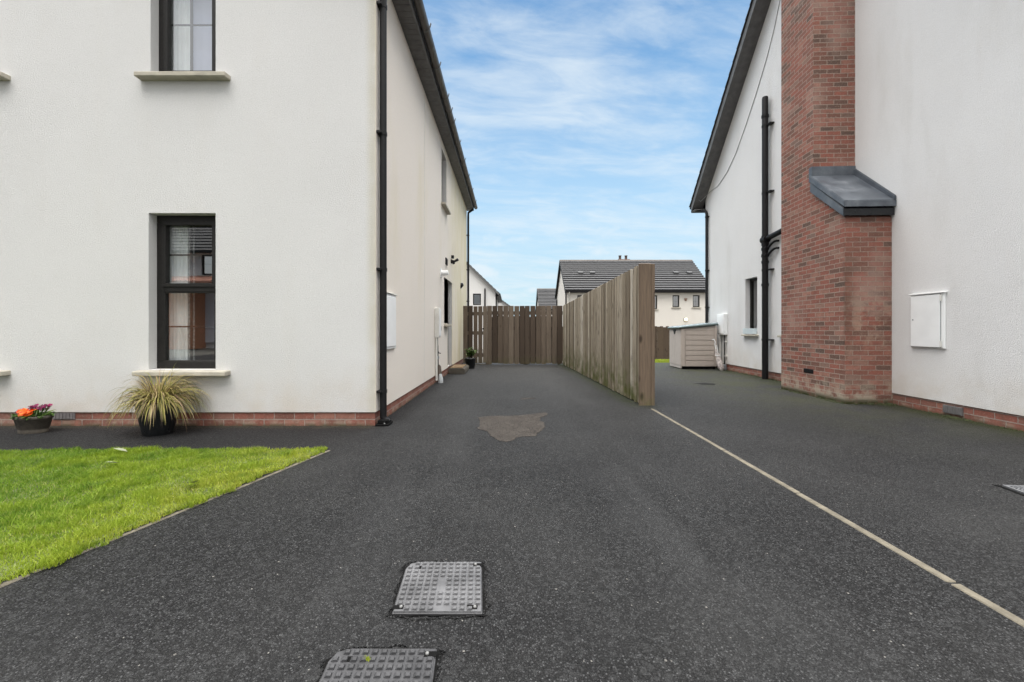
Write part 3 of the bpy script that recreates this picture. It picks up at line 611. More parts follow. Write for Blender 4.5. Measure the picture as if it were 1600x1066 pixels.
# ---------------------------------------------------------------- windows, pipes
def window(root, M, a, b, c, d, recess=0.10, mullion=None, bars=None, sill=True, sillx=(0.10, 0.155), fw=0.062, world=True, sash_top=True, th=0.06, out=0.09, mat=None, sill_w=None):
    """opening a..b x c..d of a wall in the wall's own frame M (x right, y into the wall)"""
    fm = MB(M); y0, y1 = recess, recess + 0.07
    fm.box(a, b, y0, y1, d - fw, d); fm.box(a, b, y0, y1, c, c + fw); fm.box(a, a + fw, y0, y1, c + fw, d - fw); fm.box(b - fw, b, y0, y1, c + fw, d - fw)
    panes = [(a + fw, b - fw, c + fw, d - fw)]
    if mullion:
        fm.box(a + fw, b - fw, y0, y1, mullion - .03, mullion + .03); panes = [(a + fw, b - fw, c + fw, mullion - .03), (a + fw, b - fw, mullion + .03, d - fw)]
    fo = fm.build('window', mat or M_FRAME, root, 0.004, world=world)
    loc = fo.location
    for i, (p, q, s, t) in enumerate(panes):
        sf = MB(M); e = 0.028 if (i == len(panes) - 1 and sash_top) else 0.012; yy = y0 - (0.012 if e > .02 else -0.004)
        sf.box(p - .01, q + .01, yy, y1 - .02, t - e, t + .01); sf.box(p - .01, q + .01, yy, y1 - .02, s - .01, s + e); sf.box(p - .01, p + e, yy, y1 - .02, s + e, t - e); sf.box(q - e, q + .01, yy, y1 - .02, s + e, t - e)
        sf.build('sash', mat or M_FRAME, fo, 0.003, world=world)
        g = MB(M); g.quad((p + e, y0 + .03, s + e), (q - e, y0 + .03, s + e), (q - e, y0 + .03, t - e), (p + e, y0 + .03, t - e)); g.build('pane', M_GLASS, fo, world=world)
        if bars:
            gb = MB(M); bx, zs = bars
            if bx: gb.box(bx - .011, bx + .011, y0 + .040, y0 + .05, s + e, t - e)
            for z in zs:
                if s < z < t: gb.box(p + e, q - e, y0 + .0405, y0 + .0495, z - .008, z + .008)
            gb.build('glazing_bar', mat or M_FRAME, fo, world=world)
    if sill:
        sm = MB(M); x0, x1 = a - sillx[0], b + sillx[1]
        sm.extr([(x0, -out, c - th), (x0, -out, c - 0.012), (x0, recess + .02, c + 0.002), (x0, recess + .02, c - th)], (x1 - x0, 0, 0))
        sm.build('sill', M_SILL, fo, 0.007, world=world)
    return fo
def downpipe(root, x, y, z0, z1, r, outn, brs, mat=M_UPVC, world=True, shoe=True, name='downpipe', top=None, side=(0, 1)):
    """outn: unit vector pointing away from the wall"""
    ox, oy = outn; m = MB(); pts = [(x, y, z1), (x, y, z0 + .10)]
    if top: pts = top + pts
    if shoe: pts += [(x, y, z0 + .06), (x + ox * .015 + side[0] * 0, y + oy * .015, z0 + .03), (x + ox * .06, y + oy * .06, z0 + .004)]
    else: pts += [(x, y, z0)]
    m.tube(pts, r, 16); po = m.build(name, mat, root, world=world)
    for z in brs:
        b = MB(); b.tube([(x, y, z - .017), (x, y, z + .017)], r + .005, 16)
        b.box(x - ox * (r + .045) - abs(oy) * (r + .03), x - ox * (r - .01) * 0 + abs(oy) * (r + .03), y - abs(ox) * (r + .032) - oy * (r + .045) * 0, y + abs(ox) * (r + .032), z - .012, z + .012)
        b.build('bracket', mat, po, 0.002, world=world)
    return po

# ---------------------------------------------------------------- LEFT HOUSE
LX, LY0, LY1, EAVE = -1.39, 4.37, 13.5, 4.89
LW = 9.2                                     # width of the front gable
lh = thing('house', 'cream rendered house on the left with a black corner downpipe and dark framed windows', 'house', (LX, LY0, 0))
MF = Matrix.Translation((LX, LY0, 0))        # front wall: x runs left from the corner as negative values
MS = Matrix.Translation((LX, LY0, 0)) @ Matrix.Rotation(R(90), 4, 'Z')   # side wall: x runs back from the corner
gA, gB, gC, gD = -3.74 - LX, -3.046 - LX, 0.585, 2.205
uC, uD = 3.632, 4.83
DX = -2.275
holesF = [(gA, gB, gC, gD), (gA + .02, gB, uC, uD), (gA + DX, gB + DX, gC, gD), (gA + DX + .02, gB + DX, uC, uD)]
PL = 0.145
wl = MB(MF); wl.wall(0, EAVE, holesF, 0.11, -LW, PL)
wl.poly([(-LW, 0, EAVE), (0, 0, EAVE), (-LW / 2, 0, EAVE + LW / 2 * .8)])
s0, s1 = LY0, LY1
d1, d2, d3 = 8.9 - s0, 9.42 - s0, 10.13 - s0
holesS = [(8.57 - s0, 9.24 - s0, 3.58, 4.70), (d1, d2, 1.13, 2.11), (d2, d3, PL, 2.11)]
wl.M = MS; wl.wall(s1 - s0, EAVE, holesS, 0.11, 0, PL)
# L-shaped joint of window and door opening: hide the shared reveal by building it only below the sill
wl.M = Matrix.Identity(4)
wl.quad((LX, s1, PL), (LX - LW, s1, PL), (LX - LW, s1, EAVE), (LX, s1, EAVE)); wl.quad((LX - LW, s1, PL), (LX - LW, s0, PL), (LX - LW, s0, EAVE), (LX - LW, s1, EAVE))
wl.poly([(LX - LW, s1, EAVE), (LX, s1, EAVE), (LX - LW / 2, s1, EAVE + LW / 2 * .8)])
wl.quad((LX, s0, PL), (LX, s0 + .0, PL), (LX, s0, PL), (LX, s0, PL)) if False else None
# underside drip of the render
wl.quad((LX - LW, s0, PL), (LX, s0, PL), (LX - .03, s0 + .03, PL), (LX - LW, s0 + .03, PL)); wl.quad((LX, s0, PL), (LX, s1, PL), (LX - .03, s1, PL), (LX - .03, s0 + .03, PL))
wl.build('wall', M_LEFT, lh)
pb = MB(); o_ = 0.014
pb.quad((LX - LW, s0 + o_, -.1), (LX - o_, s0 + o_, -.1), (LX - o_, s0 + o_, PL + .01), (LX - LW, s0 + o_, PL + .01)); pb.quad((LX - o_, s0 + o_, -.1), (LX - o_, s1, -.1), (LX - o_, s1, PL + .01), (LX - o_, s0 + o_, PL + .01))
pb.build('plinth', M_PLINTH, lh)
m = MB(); m.box(LX - LW + .1, LX - .16, s0 + .2, s1 - .2, 2.45, 2.7); m.build('upper_floor', M_BLACK, lh)
m = MB(); m.box(LX - LW + .1, LX - .16, s0 + .2, s1 - .2, -0.05, 0.12); m.build('ground_floor', M_BLACK, lh)
m = MB(); m.box(LX - LW + .1, LX - .16, s0 + 3.2, s0 + 3.3, 0.12, 4.88); m.build('inner_wall', simple('inner_wall_paint', (0.28, 0.24, 0.21), 0.9, 0.05, 3), lh)
for k, dx in enumerate((0, DX)):
    xm = (gA + gB) / 2 + dx - .012
    window(lh, MF, gA + dx, gB + dx, gC, gD, mullion=1.43, bars=(xm, (1.03, 1.795)), fw=0.075)
    window(lh, MF, gA + .02 + dx, gB + dx, uC, uD, mullion=None, bars=(xm, (uC + .62, uC + 1.2)), fw=0.075)
# side windows and door
window(lh, MS, 8.57 - s0, 9.24 - s0, 3.58, 4.70, sillx=(.06, .06), th=.055)
window(lh, MS, d1, d2, 1.13, 2.11, sillx=(.03, -.04), th=.07, out=.09)
dm_ = MB(MS); dm_.box(d2, d2 + .06, .09, .16, .13, 2.11); dm_.box(d3 - .06, d3, .09, .16, .13, 2.11); dm_.box(d2 + .06, d3 - .06, .09, .16, 2.05, 2.11)
dfr = dm_.build('door', M_FRAME, lh, .004)
dl = MB(MS); dl.box(d2 + .06, d3 - .06, .11, .15, .14, 2.05)
for z in (.3, .95, 1.6): dl.box(d2 + .17, d3 - .17, .104, .112, z, z + .42)
dl.build('door_leaf', M_FRAME, dfr, .004)
m = MB(MS); m.tube([(d2 + .14, .105, 1.05), (d2 + .14, .06, 1.05), (d2 + .26, .06, 1.05)], .011, 8); m.build('handle', M_SCREW, dfr)
# soffit boards, fascia, gutter, roof
sm = MB(); y = s0 - .25; zs = EAVE - .02
while y < s1 + .22:
    sm.box(LX - .02, LX + .195, y, y + .096, zs, zs + .014); y += .102
sm.box(LX - .01, LX + .19, s0 - .25, s1 + .22, zs + .016, zs + .03)
sm.build('soffit', M_SOFFIT, lh)
m = MB(); m.box(LX + .197, LX + .215, s0 - .25, s1 + .22, EAVE - .035, EAVE + .17); m.build('fascia', M_SOFFIT, lh, .003)
gx0 = LX + .276; gz = EAVE + .085; m = MB(); pr = []
for k in range(13):
    a = math.pi + math.pi * k / 12; pr.append((gx0 + .058 * math.cos(a), gz + .062 * math.sin(a)))
for k in range(13):
    a = 2 * math.pi - math.pi * k / 12; pr.append((gx0 + .053 * math.cos(a), gz + .003 + .056 * math.sin(a)))
m.extr([(x, s0 - .28, z) for x, z in pr], (0, s1 - s0 + .54, 0)); go = m.build('gutter', M_GUTTER, lh)
for yy in (s0 - .284, s1 + .256):
    m = MB(); m.extr([(x, yy, z) for x, z in pr[:13]], (0, .008, 0)); m.build('end_cap', M_GUTTER, go)
yb = [4.78, 5.55, 6.35, 7.2, 7.65, 8.05, 8.95, 9.9, 10.9, 12.0, 13.1]
for y in yb:
    m = MB(); q = []
    for k in range(11):
        a = math.pi + math.pi * k / 10; q.append((gx0 + .064 * math.cos(a), gz + .068 * math.sin(a)))
    for k in range(11):
        a = 2 * math.pi - math.pi * k / 10; q.append((gx0 + .0585 * math.cos(a), gz + .0625 * math.sin(a)))
    m.extr([(x, y - .014, z) for x, z in q], (0, .028, 0)); m.extr([(gx0 + .056, y - .014, gz), (gx0 + .066, y - .014, gz), (gx0 + .078, y - .014, gz + .045), (gx0 + .070, y - .014, gz + .045)], (0, .028, 0))
    m.build('gutter_bracket', M_SOFFIT, go)
def roof_courses(m, e0, e1, r0, r1, n, lift=.03):
    e0, e1, r0, r1 = map(Vector, (e0, e1, r0, r1)); nrm = (e1 - e0).cross(r0 - e0).normalized()
    if nrm.z < 0: nrm = -nrm
    for i in range(n):
        a, b = i / n, (i + 1) / n; p0, p1 = e0.lerp(r0, a), e1.lerp(r1, a); q0, q1 = e0.lerp(r0, b), e1.lerp(r1, b); u = nrm * lift
        m.add([p0, p1, p1 + u, p0 + u, q1 + u * .15, q0 + u * .15, q0 - u * .2, q1 - u * .2], [(0, 1, 2, 3), (3, 2, 4, 5), (0, 3, 5, 6), (1, 7, 4, 2), (0, 6, 7, 1)])
m = MB(); rz_ = EAVE + .16; rx = LX - LW / 2; rt = EAVE + .16 + (LW / 2 + .24) * .8
roof_courses(m, (LX + .24, s0 - .3, rz_), (LX + .24, s1 + .27, rz_), (rx, s0 - .3, rt), (rx, s1 + .27, rt), 20)
roof_courses(m, (LX - LW - .24, s0 - .3, rz_), (LX - LW - .24, s1 + .27, rz_), (rx, s0 - .3, rt), (rx, s1 + .27, rt), 20)
m.build('roof', M_TILE, lh)
m = MB(); m.extr([(LX - .02, s1 + .02, EAVE - .03), (LX + .215, s1 + .02, EAVE - .03), (LX + .215, s1 + .02, EAVE + .17), (LX - .3, s1 + .02, EAVE + .55), (LX - .3, s1 + .02, EAVE + .2)], (0, .2, 0)); m.build('box_end', M_SOFFIT, lh, .004)
# downpipes
dp = downpipe(lh, LX + .052, LY0 + .085, 0.02, EAVE + .0, .0365, (1, 0), [.35, 1.63, 3.06, 4.4])
m = MB(); m.box(LX - .005, LX + .135, LY0 - .01, LY0 + .16, 0.0, .022); m.box(LX + .02, LX + .12, LY0 + .0, LY0 + .13, .022, .06); m.build('gully', M_DARK, lh, .006)
m = MB(); m.lathe([(.012, .0), (.012, .012), (0, .013)], (LX + .09, LY0 + .01, .022), 8); m.build('bolt', M_SCREW, lh)
m = MB(); m.tube([(LX + .2, s1 + .03, EAVE + .03), (LX + .2, s1 + .03, EAVE - .05), (LX + .06, s1 - .03, EAVE - .17), (LX + .055, s1 - .03, EAVE - .3), (LX + .055, s1 - .03, 0.05)], .034, 12); po = m.build('downpipe', M_UPVC, lh)
for z in (1.9, 2.9, 4.0):
    m = MB(); m.tube([(LX + .055, s1 - .03, z - .02), (LX + .055, s1 - .03, z + .02)], .041, 12); m.box(LX, LX + .05, s1 - .08, s1 + .02, z - .012, z + .012); m.build('bracket', M_UPVC, po)
# side wall fittings
m = MB(); m.box(LX, LX + .022, 4.60, 5.07, .777, 1.405); mbx = m.build('meter_box', M_WHITE, lh, .006)
m = MB(); m.box(LX + .022, LX + .030, 4.625, 5.045, .805, 1.375); m.build('meter_door', M_WHITE, mbx, .004)
m = MB(); m.box(LX, LX + .036, 4.585, 5.085, 1.405, 1.418); m.build('drip_cap', M_WHITE2, mbx, .003)
m = MB(); m.box(LX, LX + .08, 7.77, 8.0, .85, 1.40); ub = m.build('utility_box', M_WHITE2, lh, .008)
m = MB(); m.box(LX + .08, LX + .09, 7.79, 7.98, .88, 1.37); m.build('utility_lid', M_WHITE, ub, .006)
m = MB(); m.lathe([(.018, 0), (.018, .006), (.012, .01), (0, .0105)], (0, 0, 0), 12); 
m = MB(); m.tube([(LX + .03, 7.80, .85), (LX + .03, 7.80, .06)], .021, 10); m.build('white_pipe', M_WHITE2, lh)
m = MB(); m.tube([(LX + .03, 7.92, .86), (LX + .03, 7.94, .62), (LX + .035, 8.0, .56), (LX + .05, 8.14, .54)], .009, 8); m.tube([(LX + .03, 7.95, .70), (LX + .035, 7.97, .30)], .010, 8); m.build('black_pipe', M_UPVC, lh)
m = MB(); m.box(LX + .01, LX + .05, 7.93, 7.99, .44, .50); m.build('pipe_valve', M_GREY, lh, .01)
m = MB(); m.tube([(LX + .062, 7.98, .0), (LX + .058, 7.98, .12), (LX + .05, 7.98, .30), (LX + .046, 7.98, .335)], [.048, .047, .036, .012], 12); m.build('pipe_boot', M_BROWNP, lh)
m = MB(); m.tube([(LX + .085, 7.93, .0), (LX + .085, 7.93, .08), (LX + .075, 7.95, .16)], [.05, .048, .026], 12); m.build('pipe_shoe', simple('pale_grey_plastic', (0.42, 0.44, 0.45), .5, .1, 10), lh)
m = MB(); m.tube([(LX, 8.46, 2.13), (LX + .10, 8.46, 2.13), (LX + .15, 8.46, 2.14)], [.052, .052, .047], 14); m.box(LX, LX + .015, 8.39, 8.53, 2.04, 2.22); m.build('flue', M_WHITE, lh, .004)
m = MB(); m.box(LX, LX + .02, 9.06, 9.28, 2.40, 2.545)
for k in range(5): m.extr([(LX + .02, 9.07, 2.412 + k * .026), (LX + .034, 9.07, 2.410 + k * .026), (LX + .02, 9.07, 2.43 + k * .026)], (0, .2, 0))
m.build('vent', M_UPVC, lh, .002)
m = MB(); m.tube([(LX, 11.9, 2.23), (LX + .03, 11.9, 2.23), (LX + .055, 11.9, 2.21)], [.085, .085, .05], 16); m.build('round_vent', M_UPVC, lh)
m = MB(); m.tube([(LX, 9.93, 2.60), (LX + .03, 9.93, 2.60)], .05, 12); m.tube([(LX + .02, 9.93, 2.62), (LX + .08, 9.93, 2.60), (LX + .17, 9.90, 2.64)], [.022, .026, .034], 10); m.box(LX + .01, LX + .07, 9.9, 9.96, 2.67, 2.74); m.tube([(LX + .05, 9.93, 2.60), (LX + .07, 9.93, 2.54)], .03, 10); m.build('security_light', M_UPVC, lh)
m = MB(); m.tube([(LX + .012, 8.42 + .035 * math.cos(a), 1.02 + .05 * math.sin(a)) for a in [R(k * 24 - 110) for k in range(12)]], .006, 6); m.build('cable_loop', M_UPVC, lh)
m = MB(); m.box(LX - .004, LX + .003, 6.845, 6.855, PL, EAVE - .02); m.build('movement_joint', M_WHITE2, lh)
m = MB(); m.box(LX - 3.35, LX - 3.12, LY0 + .006, LY0 + .03, .07, .138)
for k in range(6): m.box(LX - 3.335 + k * .035, LX - 3.315 + k * .035, LY0 + .001, LY0 + .007, .075, .132)
m.build('air_brick', simple('blue_grey_airbrick', (0.17, 0.155, 0.155), .7, .15, 12), lh)

# curtains hanging inside the left house windows
def curtain(x0, x1, y, z0, z1, n, amp, mat, label):
    m = MB(); vs = []; k = 0; N_ = n * 8
    for i in range(N_ + 1):
        x = x0 + (x1 - x0) * i / N_; yy = y + amp * math.sin(2 * math.pi * i / 8) + amp * .4 * math.sin(i * .37); vs += [(x, yy, z0), (x, yy, z1)]
    m.add(vs, [(2 * i, 2 * i + 2, 2 * i + 3, 2 * i + 1) for i in range(N_)], True)
    return tag(m.build('curtain', mat), label, 'curtain')
curtain(-3.90, -3.49, LY0 + .215, .5, 2.3, 11, .012, M_NET, 'white pleated net curtain inside the ground floor window above the potted grass')
curtain(-3.49, -3.42, LY0 + .21, .5, 2.3, 3, .016, M_SPARKLE, 'narrow grey patterned curtain edge beside the white net curtain')
curtain(-3.90, -3.45, LY0 + .215, 3.45, 4.85, 10, .010, M_NET, 'white net curtain in the upstairs window')
curtain(-3.455, -2.85, LY0 + .235, 3.45, 4.85, 4, .006, M_BLIND, 'lavender blind in the right half of the upstairs window')

# ---------------------------------------------------------------- RIGHT HOUSE (own frame: wall in plane x = 0, y runs back, interior at +x)
rh = thing('house', 'white rendered house on the right with a tall red brick chimney breast on its gable', 'house', (4.81, 0, 0), -math.atan(.05))
Y1, Y0, EV, SL = 11.67, 2.67, 4.55, .953; AP = (Y0 + Y1) / 2; APZ = EV + (Y1 - AP) * SL; DEEP = 9.0
MG = Matrix.Rotation(R(-90), 4, 'Z')          # x runs towards the camera (x = -y), y into the house
PLR = .155
w1 = (-9.5, -9.0, .90, 2.13); w2 = (-8.08, -7.58, .90, 2.13)
m = MB(MG); m.wall(-Y0, EV, [w1, w2], .11, -Y1, PLR); m.poly([(-Y1, 0, EV), (-Y0, 0, EV), (-AP, 0, APZ)])
m.M = Matrix.Identity(4)
m.quad((0, Y1, PLR), (DEEP, Y1, PLR), (DEEP, Y1, EV), (0, Y1, EV)); m.quad((0, Y0, PLR), (DEEP, Y0, PLR), (DEEP, Y0, EV), (0, Y0, EV)); m.quad((DEEP, Y0, PLR), (DEEP, Y1, PLR), (DEEP, Y1, EV), (DEEP, Y0, EV)); m.poly([(DEEP, Y0, EV), (DEEP, Y1, EV), (DEEP, AP, APZ)])
m.quad((0, Y0, PLR), (0, Y1, PLR), (.03, Y1, PLR), (.03, Y0, PLR))
m.build('wall', M_RIGHT, rh, world=False)
m = MB(); m.quad((.014, Y0, -.1), (.014, Y1, -.1), (.014, Y1, PLR + .01), (.014, Y0, PLR + .01)); m.quad((.014, Y1 - .014, -.1), (DEEP, Y1 - .014, -.1), (DEEP, Y1 - .014, PLR + .01), (.014, Y1 - .014, PLR + .01)); m.build('plinth', M_PLINTH, rh, world=False)
m = MB(); m.box(.2, DEEP - .2, Y0 + .2, Y1 - .2, 2.45, 2.7); m.build('upper_floor', M_BLACK, rh, world=False)
window(rh, MG, *w1, sillx=(.06, .06), th=.05, out=.07, world=False, fw=.045, sash_top=False)
window(rh, MG, *w2, sillx=(.08, .06), th=.05, out=.07, world=False)
# chimney breast with lead-covered shoulder
CP, C0, C1, C2, CT = .605, 5.64, 6.28, 7.08, 9.9
ZF, ZB = 2.50, 3.08
m = MB()
m.extr([(-CP, C0, -.1), (-CP, C2, -.1), (-CP, C2, CT), (-CP, C1, CT), (-CP, C1, ZB), (-CP, C0, ZF)], (CP + .05, 0, 0))
ch = m.build('chimney', M_CHIM, rh, world=False)
e = .045
m = MB(); m.extr([(-CP - e, C0 - .05, ZF + .11), (-CP - e, C1, ZB + .13), (-CP - e, C1, ZB + .02), (-CP - e, C0 - .05, ZF - .005 + .02)], (CP + e - .004, 0, 0)); m.build('fascia_board', M_FLASHDARK, ch, .003, world=False)
m = MB(); e2 = .06
m.extr([(-CP - e2, C0 - .075, ZF + .21), (-CP - e2, C1 - .002, ZB + .22), (-CP - e2, C1 - .002, ZB + .12), (-CP - e2, C0 - .075, ZF + .12)], (CP + e2 + .006, 0, 0))
m.extr([(-CP - .012 - e * .8, C0 - .045, ZF + .12), (-CP - .012 - e * .8, C1, ZB + .13), (-CP - .012 - e * .8, C1, ZB - .03), (-CP - .012 - e * .8, C0 - .045, ZF + .0)], (.02, 0, 0))
m.extr([(-.03, C0 - .08, ZF + .2), (-.03, C1 + .02, ZB + .22), (-.03, C1 + .02, ZB + .34), (-.03, C0 - .08, ZF + .265)], (.028, 0, 0))
m.build('lead_cap', M_LEAD, ch, .008, world=False, seg=2)
m = MB(); m.box(-CP - .010, -.006, C1 - .02, C1 + .0, ZB + .19, ZB + .345); m.box(-CP - .03, -CP - .006, C1 - .02, C1 + .05, ZB + .13, ZB + .345); m.box(-CP - .012, -CP + .28, C1 - .024, C1 - .02, ZB + .195, ZB + .342); m.build('flashing', M_LEAD, ch, .003, world=False)
m = MB(); m.box(-CP - .006, -CP + .02, 6.27, 6.49, .34, .405)
for k in range(7): m.box(-CP - .010, -CP - .004, 6.28 + k * .03, 6.295 + k * .03, .348, .398)
m.build('air_vent', M_UPVC, ch, .002, world=False)
# roof with bargeboard over the gable
OV = .28; sl = math.sqrt(1 + SL * SL)
def rk(y): return EV + (Y1 - y) * SL if y > AP else EV + (y - Y0) * SL
for sgn in (1, -1):
    ye = (Y1 + .25) if sgn > 0 else (Y0 - .25); za = EV - .25 * SL
    m = MB(); m.extr([(-OV, ye, za), (-OV, AP, APZ), (-OV, AP, APZ + .03), (-OV, ye, za + .03)], (OV - .004, 0, 0)); m.build('verge_soffit', M_SOFFIT, rh, world=False)
    m = MB(); m.extr([(-OV - .02, ye, za - .02), (-OV - .02, AP, APZ - .02), (-OV - .02, AP, APZ + .19), (-OV - .02, ye, za + .19)], (.018, 0, 0)); m.build('bargeboard', M_SOFFIT, rh, .003, world=False)
    m = MB(); roof_courses(m, (-OV - .05, ye + sgn * .06, za + .15), (DEEP + .3, ye + sgn * .06, za + .15), (-OV - .05, AP, APZ + .21), (DEEP + .3, AP, APZ + .21), 26, .028); m.build('roof', M_TILE, rh, world=False)
m = MB(); m.box(-OV, DEEP, Y1 + .005, Y1 + .25, EV - .245, EV - .225); m.box(-OV, DEEP, Y1 + .252, Y1 + .27, EV - .26, EV - .08); m.build('soffit', M_SOFFIT, rh, world=False)
m = MB(); m.extr([(-OV - .02, Y1 + .30 + .055 * math.cos(math.pi + math.pi * k / 10), EV - .09 + .06 * math.sin(math.pi + math.pi * k / 10)) for k in range(11)], (DEEP, 0, 0)); m.build('gutter', M_UPVC, rh, world=False)
# rear downpipe with swan-neck
m = MB(); m.tube([(-.20, Y1 + .28, EV - .13), (-.20, Y1 + .26, EV - .20), (-.06, Y1 - .16, EV - .33), (-.05, Y1 - .2, EV - .42), (-.05, Y1 - .2, .03)], .036, 12); po = m.build('downpipe', M_UPVC, rh, world=False)
for z in (.9, 1.6, 2.6, 4.05):
    b = MB(); b.tube([(-.05, Y1 - .2, z - .02), (-.05, Y1 - .2, z + .02)], .043, 12); b.box(-.05, 0, Y1 - .27, Y1 - .13, z - .012, z + .012); b.build('bracket', M_UPVC, po, world=False)
# soil pipe with branches
SY = 8.53; m = MB(); m.tube([(-.09, SY, .0), (-.09, SY, 5.66), (-.09, SY, 5.69)], [.058, .058, .05], 18)
for z in (2.36, 2.5, 2.62, 2.72, 2.86, 5.3, 1.9): m.tube([(-.09, SY, z - .025), (-.09, SY, z + .025)], .068, 18)
po = m.build('soil_pipe', M_UPVC, rh, world=False)
for i, (za, zb, r) in enumerate([(2.81, 2.93, .052), (2.63, 2.72, .022), (2.49, 2.58, .022)]):
    m = MB(); ye = 7.0 if i == 0 else 8.22
    pts = [(-.09, SY, za), (-.075, SY - .12, za + .02)] + ([(-.06, ye + .2, zb), (-.06, ye, zb + .01)] if i == 0 else [(-.075, SY - .2, za + .06), (-.06, SY - .26, zb), (-.045, ye, zb + .005), (.02, ye - .01, zb + .005)])
    m.tube(pts, r, 12); m.tube([(-.09, SY + .07, za), (-.09, SY - .08, za)], r + .022, 12); m.build('branch_pipe', M_UPVC, po, .0, world=False)
for z in (1.0 - 16 / 660 * 8.5, 1 + 93 / 660 * 8.5, 3.75, 5.1):
    b = MB(); b.tube([(-.09, SY, z - .018), (-.09, SY, z + .018)], .064, 16); b.box(-.09, -.002, SY - .17, SY - .05, z - .012, z + .012); b.build('bracket', M_UPVC, po, world=False)
# meter boxes and fittings
m = MB(); m.box(-.022, 0, 4.90, 5.335, .775, 1.428); mbx = m.build('meter_box', M_WHITE, rh, .006, world=False)
m = MB(); m.box(-.0245, -.0205, 4.939, 5.328, .784, 1.419); m.build('seam', M_GREY, mbx, world=False)
m = MB(); m.box(-.034, -.0235, 4.945, 5.322, .79, 1.413); m.build('meter_door', M_WHITE, mbx, .002, world=False)
m = MB(); m.tube([(-.030, 5.29, 1.12), (-.037, 5.29, 1.12)], .008, 10); m.build('lock', M_GREY, mbx, world=False)
m = MB(); m.box(-.04, 0, 4.885, 5.345, 1.428, 1.44); m.build('drip_cap', M_WHITE, mbx, .003, world=False)
for z in (.83, 1.37):
    m = MB(); m.tube([(-.034, 4.932, z - .035), (-.034, 4.932, z + .035)], .009, 8); m.build('hinge', M_WHITE2, mbx, world=False)
m = MB(); m.box(-.006, .02, 4.72, 4.94, .035, .125)
for k in range(7): m.box(-.010, -.004, 4.73 + k * .03, 4.745 + k * .03, .045, .115)
m.build('air_brick', simple('grey_airbrick', (0.13, 0.125, 0.125), .7, .2, 12), rh, .002, world=False)
m = MB(); m.box(-.09, 0, 10.35, 10.75, .87, 1.385); ub = m.build('utility_box', M_WHITE, rh, .01, world=False)
m = MB(); m.box(-.1, -.09, 10.38, 10.72, .91, 1.34); m.build('utility_lid', M_WHITE, ub, .006, world=False)
m = MB(); m.tube([(-.05, 10.66, .88), (-.05, 10.66, .08)], .022, 10); m.build('white_pipe', M_WHITE2, rh, world=False)
m = MB(); m.tube([(-.045, 10.42, .87), (-.045, 10.42, .12)], .014, 10)
bp = m.build('black_pipe', M_UPVC, rh, world=False)
for z in (.35, .7):
    m = MB(); m.box(-.05, 0, 10.38, 10.45, z - .012, z + .012); m.build('pipe_clip', M_WHITE2, bp, world=False)
m = MB(); m.box(-.09, -.005, 10.38, 10.48, .0, .14); m.build('pipe_boot', M_GREY, rh, .015, world=False)
cpx = [(1087, 296), (1096, 301), (1110, 300), (1122, 291), (1136, 270), (1150, 240), (1166, 195), (1182, 146), (1197, 96), (1210, 45), (1219, 0), (1228, -60)]
cp = []
for i, (px, py) in enumerate(cpx):
    d = 3174.6 / (px - 830) if i >= 2 else 11.62 + .1 * (2 - i); cp.append((-.008 if i >= 2 else -.31 + .12 * i, d, 1 + (515 - py) / 660 * d))
cp[0] = (-.305, 11.75, 4.72); cp[1] = (-.15, 11.62, 4.52)
m = MB(); m.tube(cp, .007, 6); m.build('cable', M_WIRE, rh, world=False)
def rw(x, y, z=0): return tuple(Matrix.Translation((4.81, 0, 0)) @ Matrix.Rotation(-math.atan(.05), 4, 'Z') @ Vector((x, y, z)))
m = MB(Matrix.Translation(rw(-.025, 9.26, .905)) @ Matrix.Rotation(-math.atan(.05), 4, 'Z'))
m.extr([(-.035, -.20, 0), (-.045, -.22, .12), (-.038, -.212, .12), (-.03, -.19, .008), (.03, -.19, .008), (.038, -.212, .12), (.045, -.22, .12), (.035, -.20, 0)], (0, .43, 0)); m.box(-.04, .04, -.215, -.205, .004, .118); m.box(-.04, .04, .20, .21, .004, .118)
tag(m.build('tray', M_TRAY), 'pale blue plastic tray standing on the right house window sill', 'tray')

mo = MB(Matrix.Translation((4.81, 0, 0)) @ Matrix.Rotation(-math.atan(.05), 4, 'Z'))
for a_, b_, n_, sz in [((-CP, C0, ), (0, C0), 95, 1.25), ((-CP, C0), (-CP, C2), 110, .7), ((0, C0), (0, 2.8), 190, .85), ((0, C2), (0, 10.3), 80, .6)]:
    nx_, ny_ = (0, -1) if a_[1] == b_[1] else (-1, 0)
    for k in range(n_):
        f = random.random(); g_ = mnoise.noise(Vector((f * 9, n_, .4)))
        if g_ < -.12: continue
        q_ = random.uniform(.010, .026) * sz * (.8 + g_); x_ = a_[0] + (b_[0] - a_[0]) * f + nx_ * random.random() ** 2 * .05; y_ = a_[1] + (b_[1] - a_[1]) * f + ny_ * random.random() ** 2 * .05
        mo.lathe([(q_, -.002), (q_ * .85, q_ * .35), (q_ * .5, q_ * .62), (.0005, q_ * .7)], (x_, y_, 0), 7, random.uniform(.8, 1.6), random.uniform(.8, 1.6))
M_MOSS = simple('dark_moss', (0.030, 0.036, 0.012), 0.98, 0.5, 25, 0.01, 120)
tag(mo.build('moss', M_MOSS), 'dark green moss along the foot of the right house', 'moss', kind='stuff')

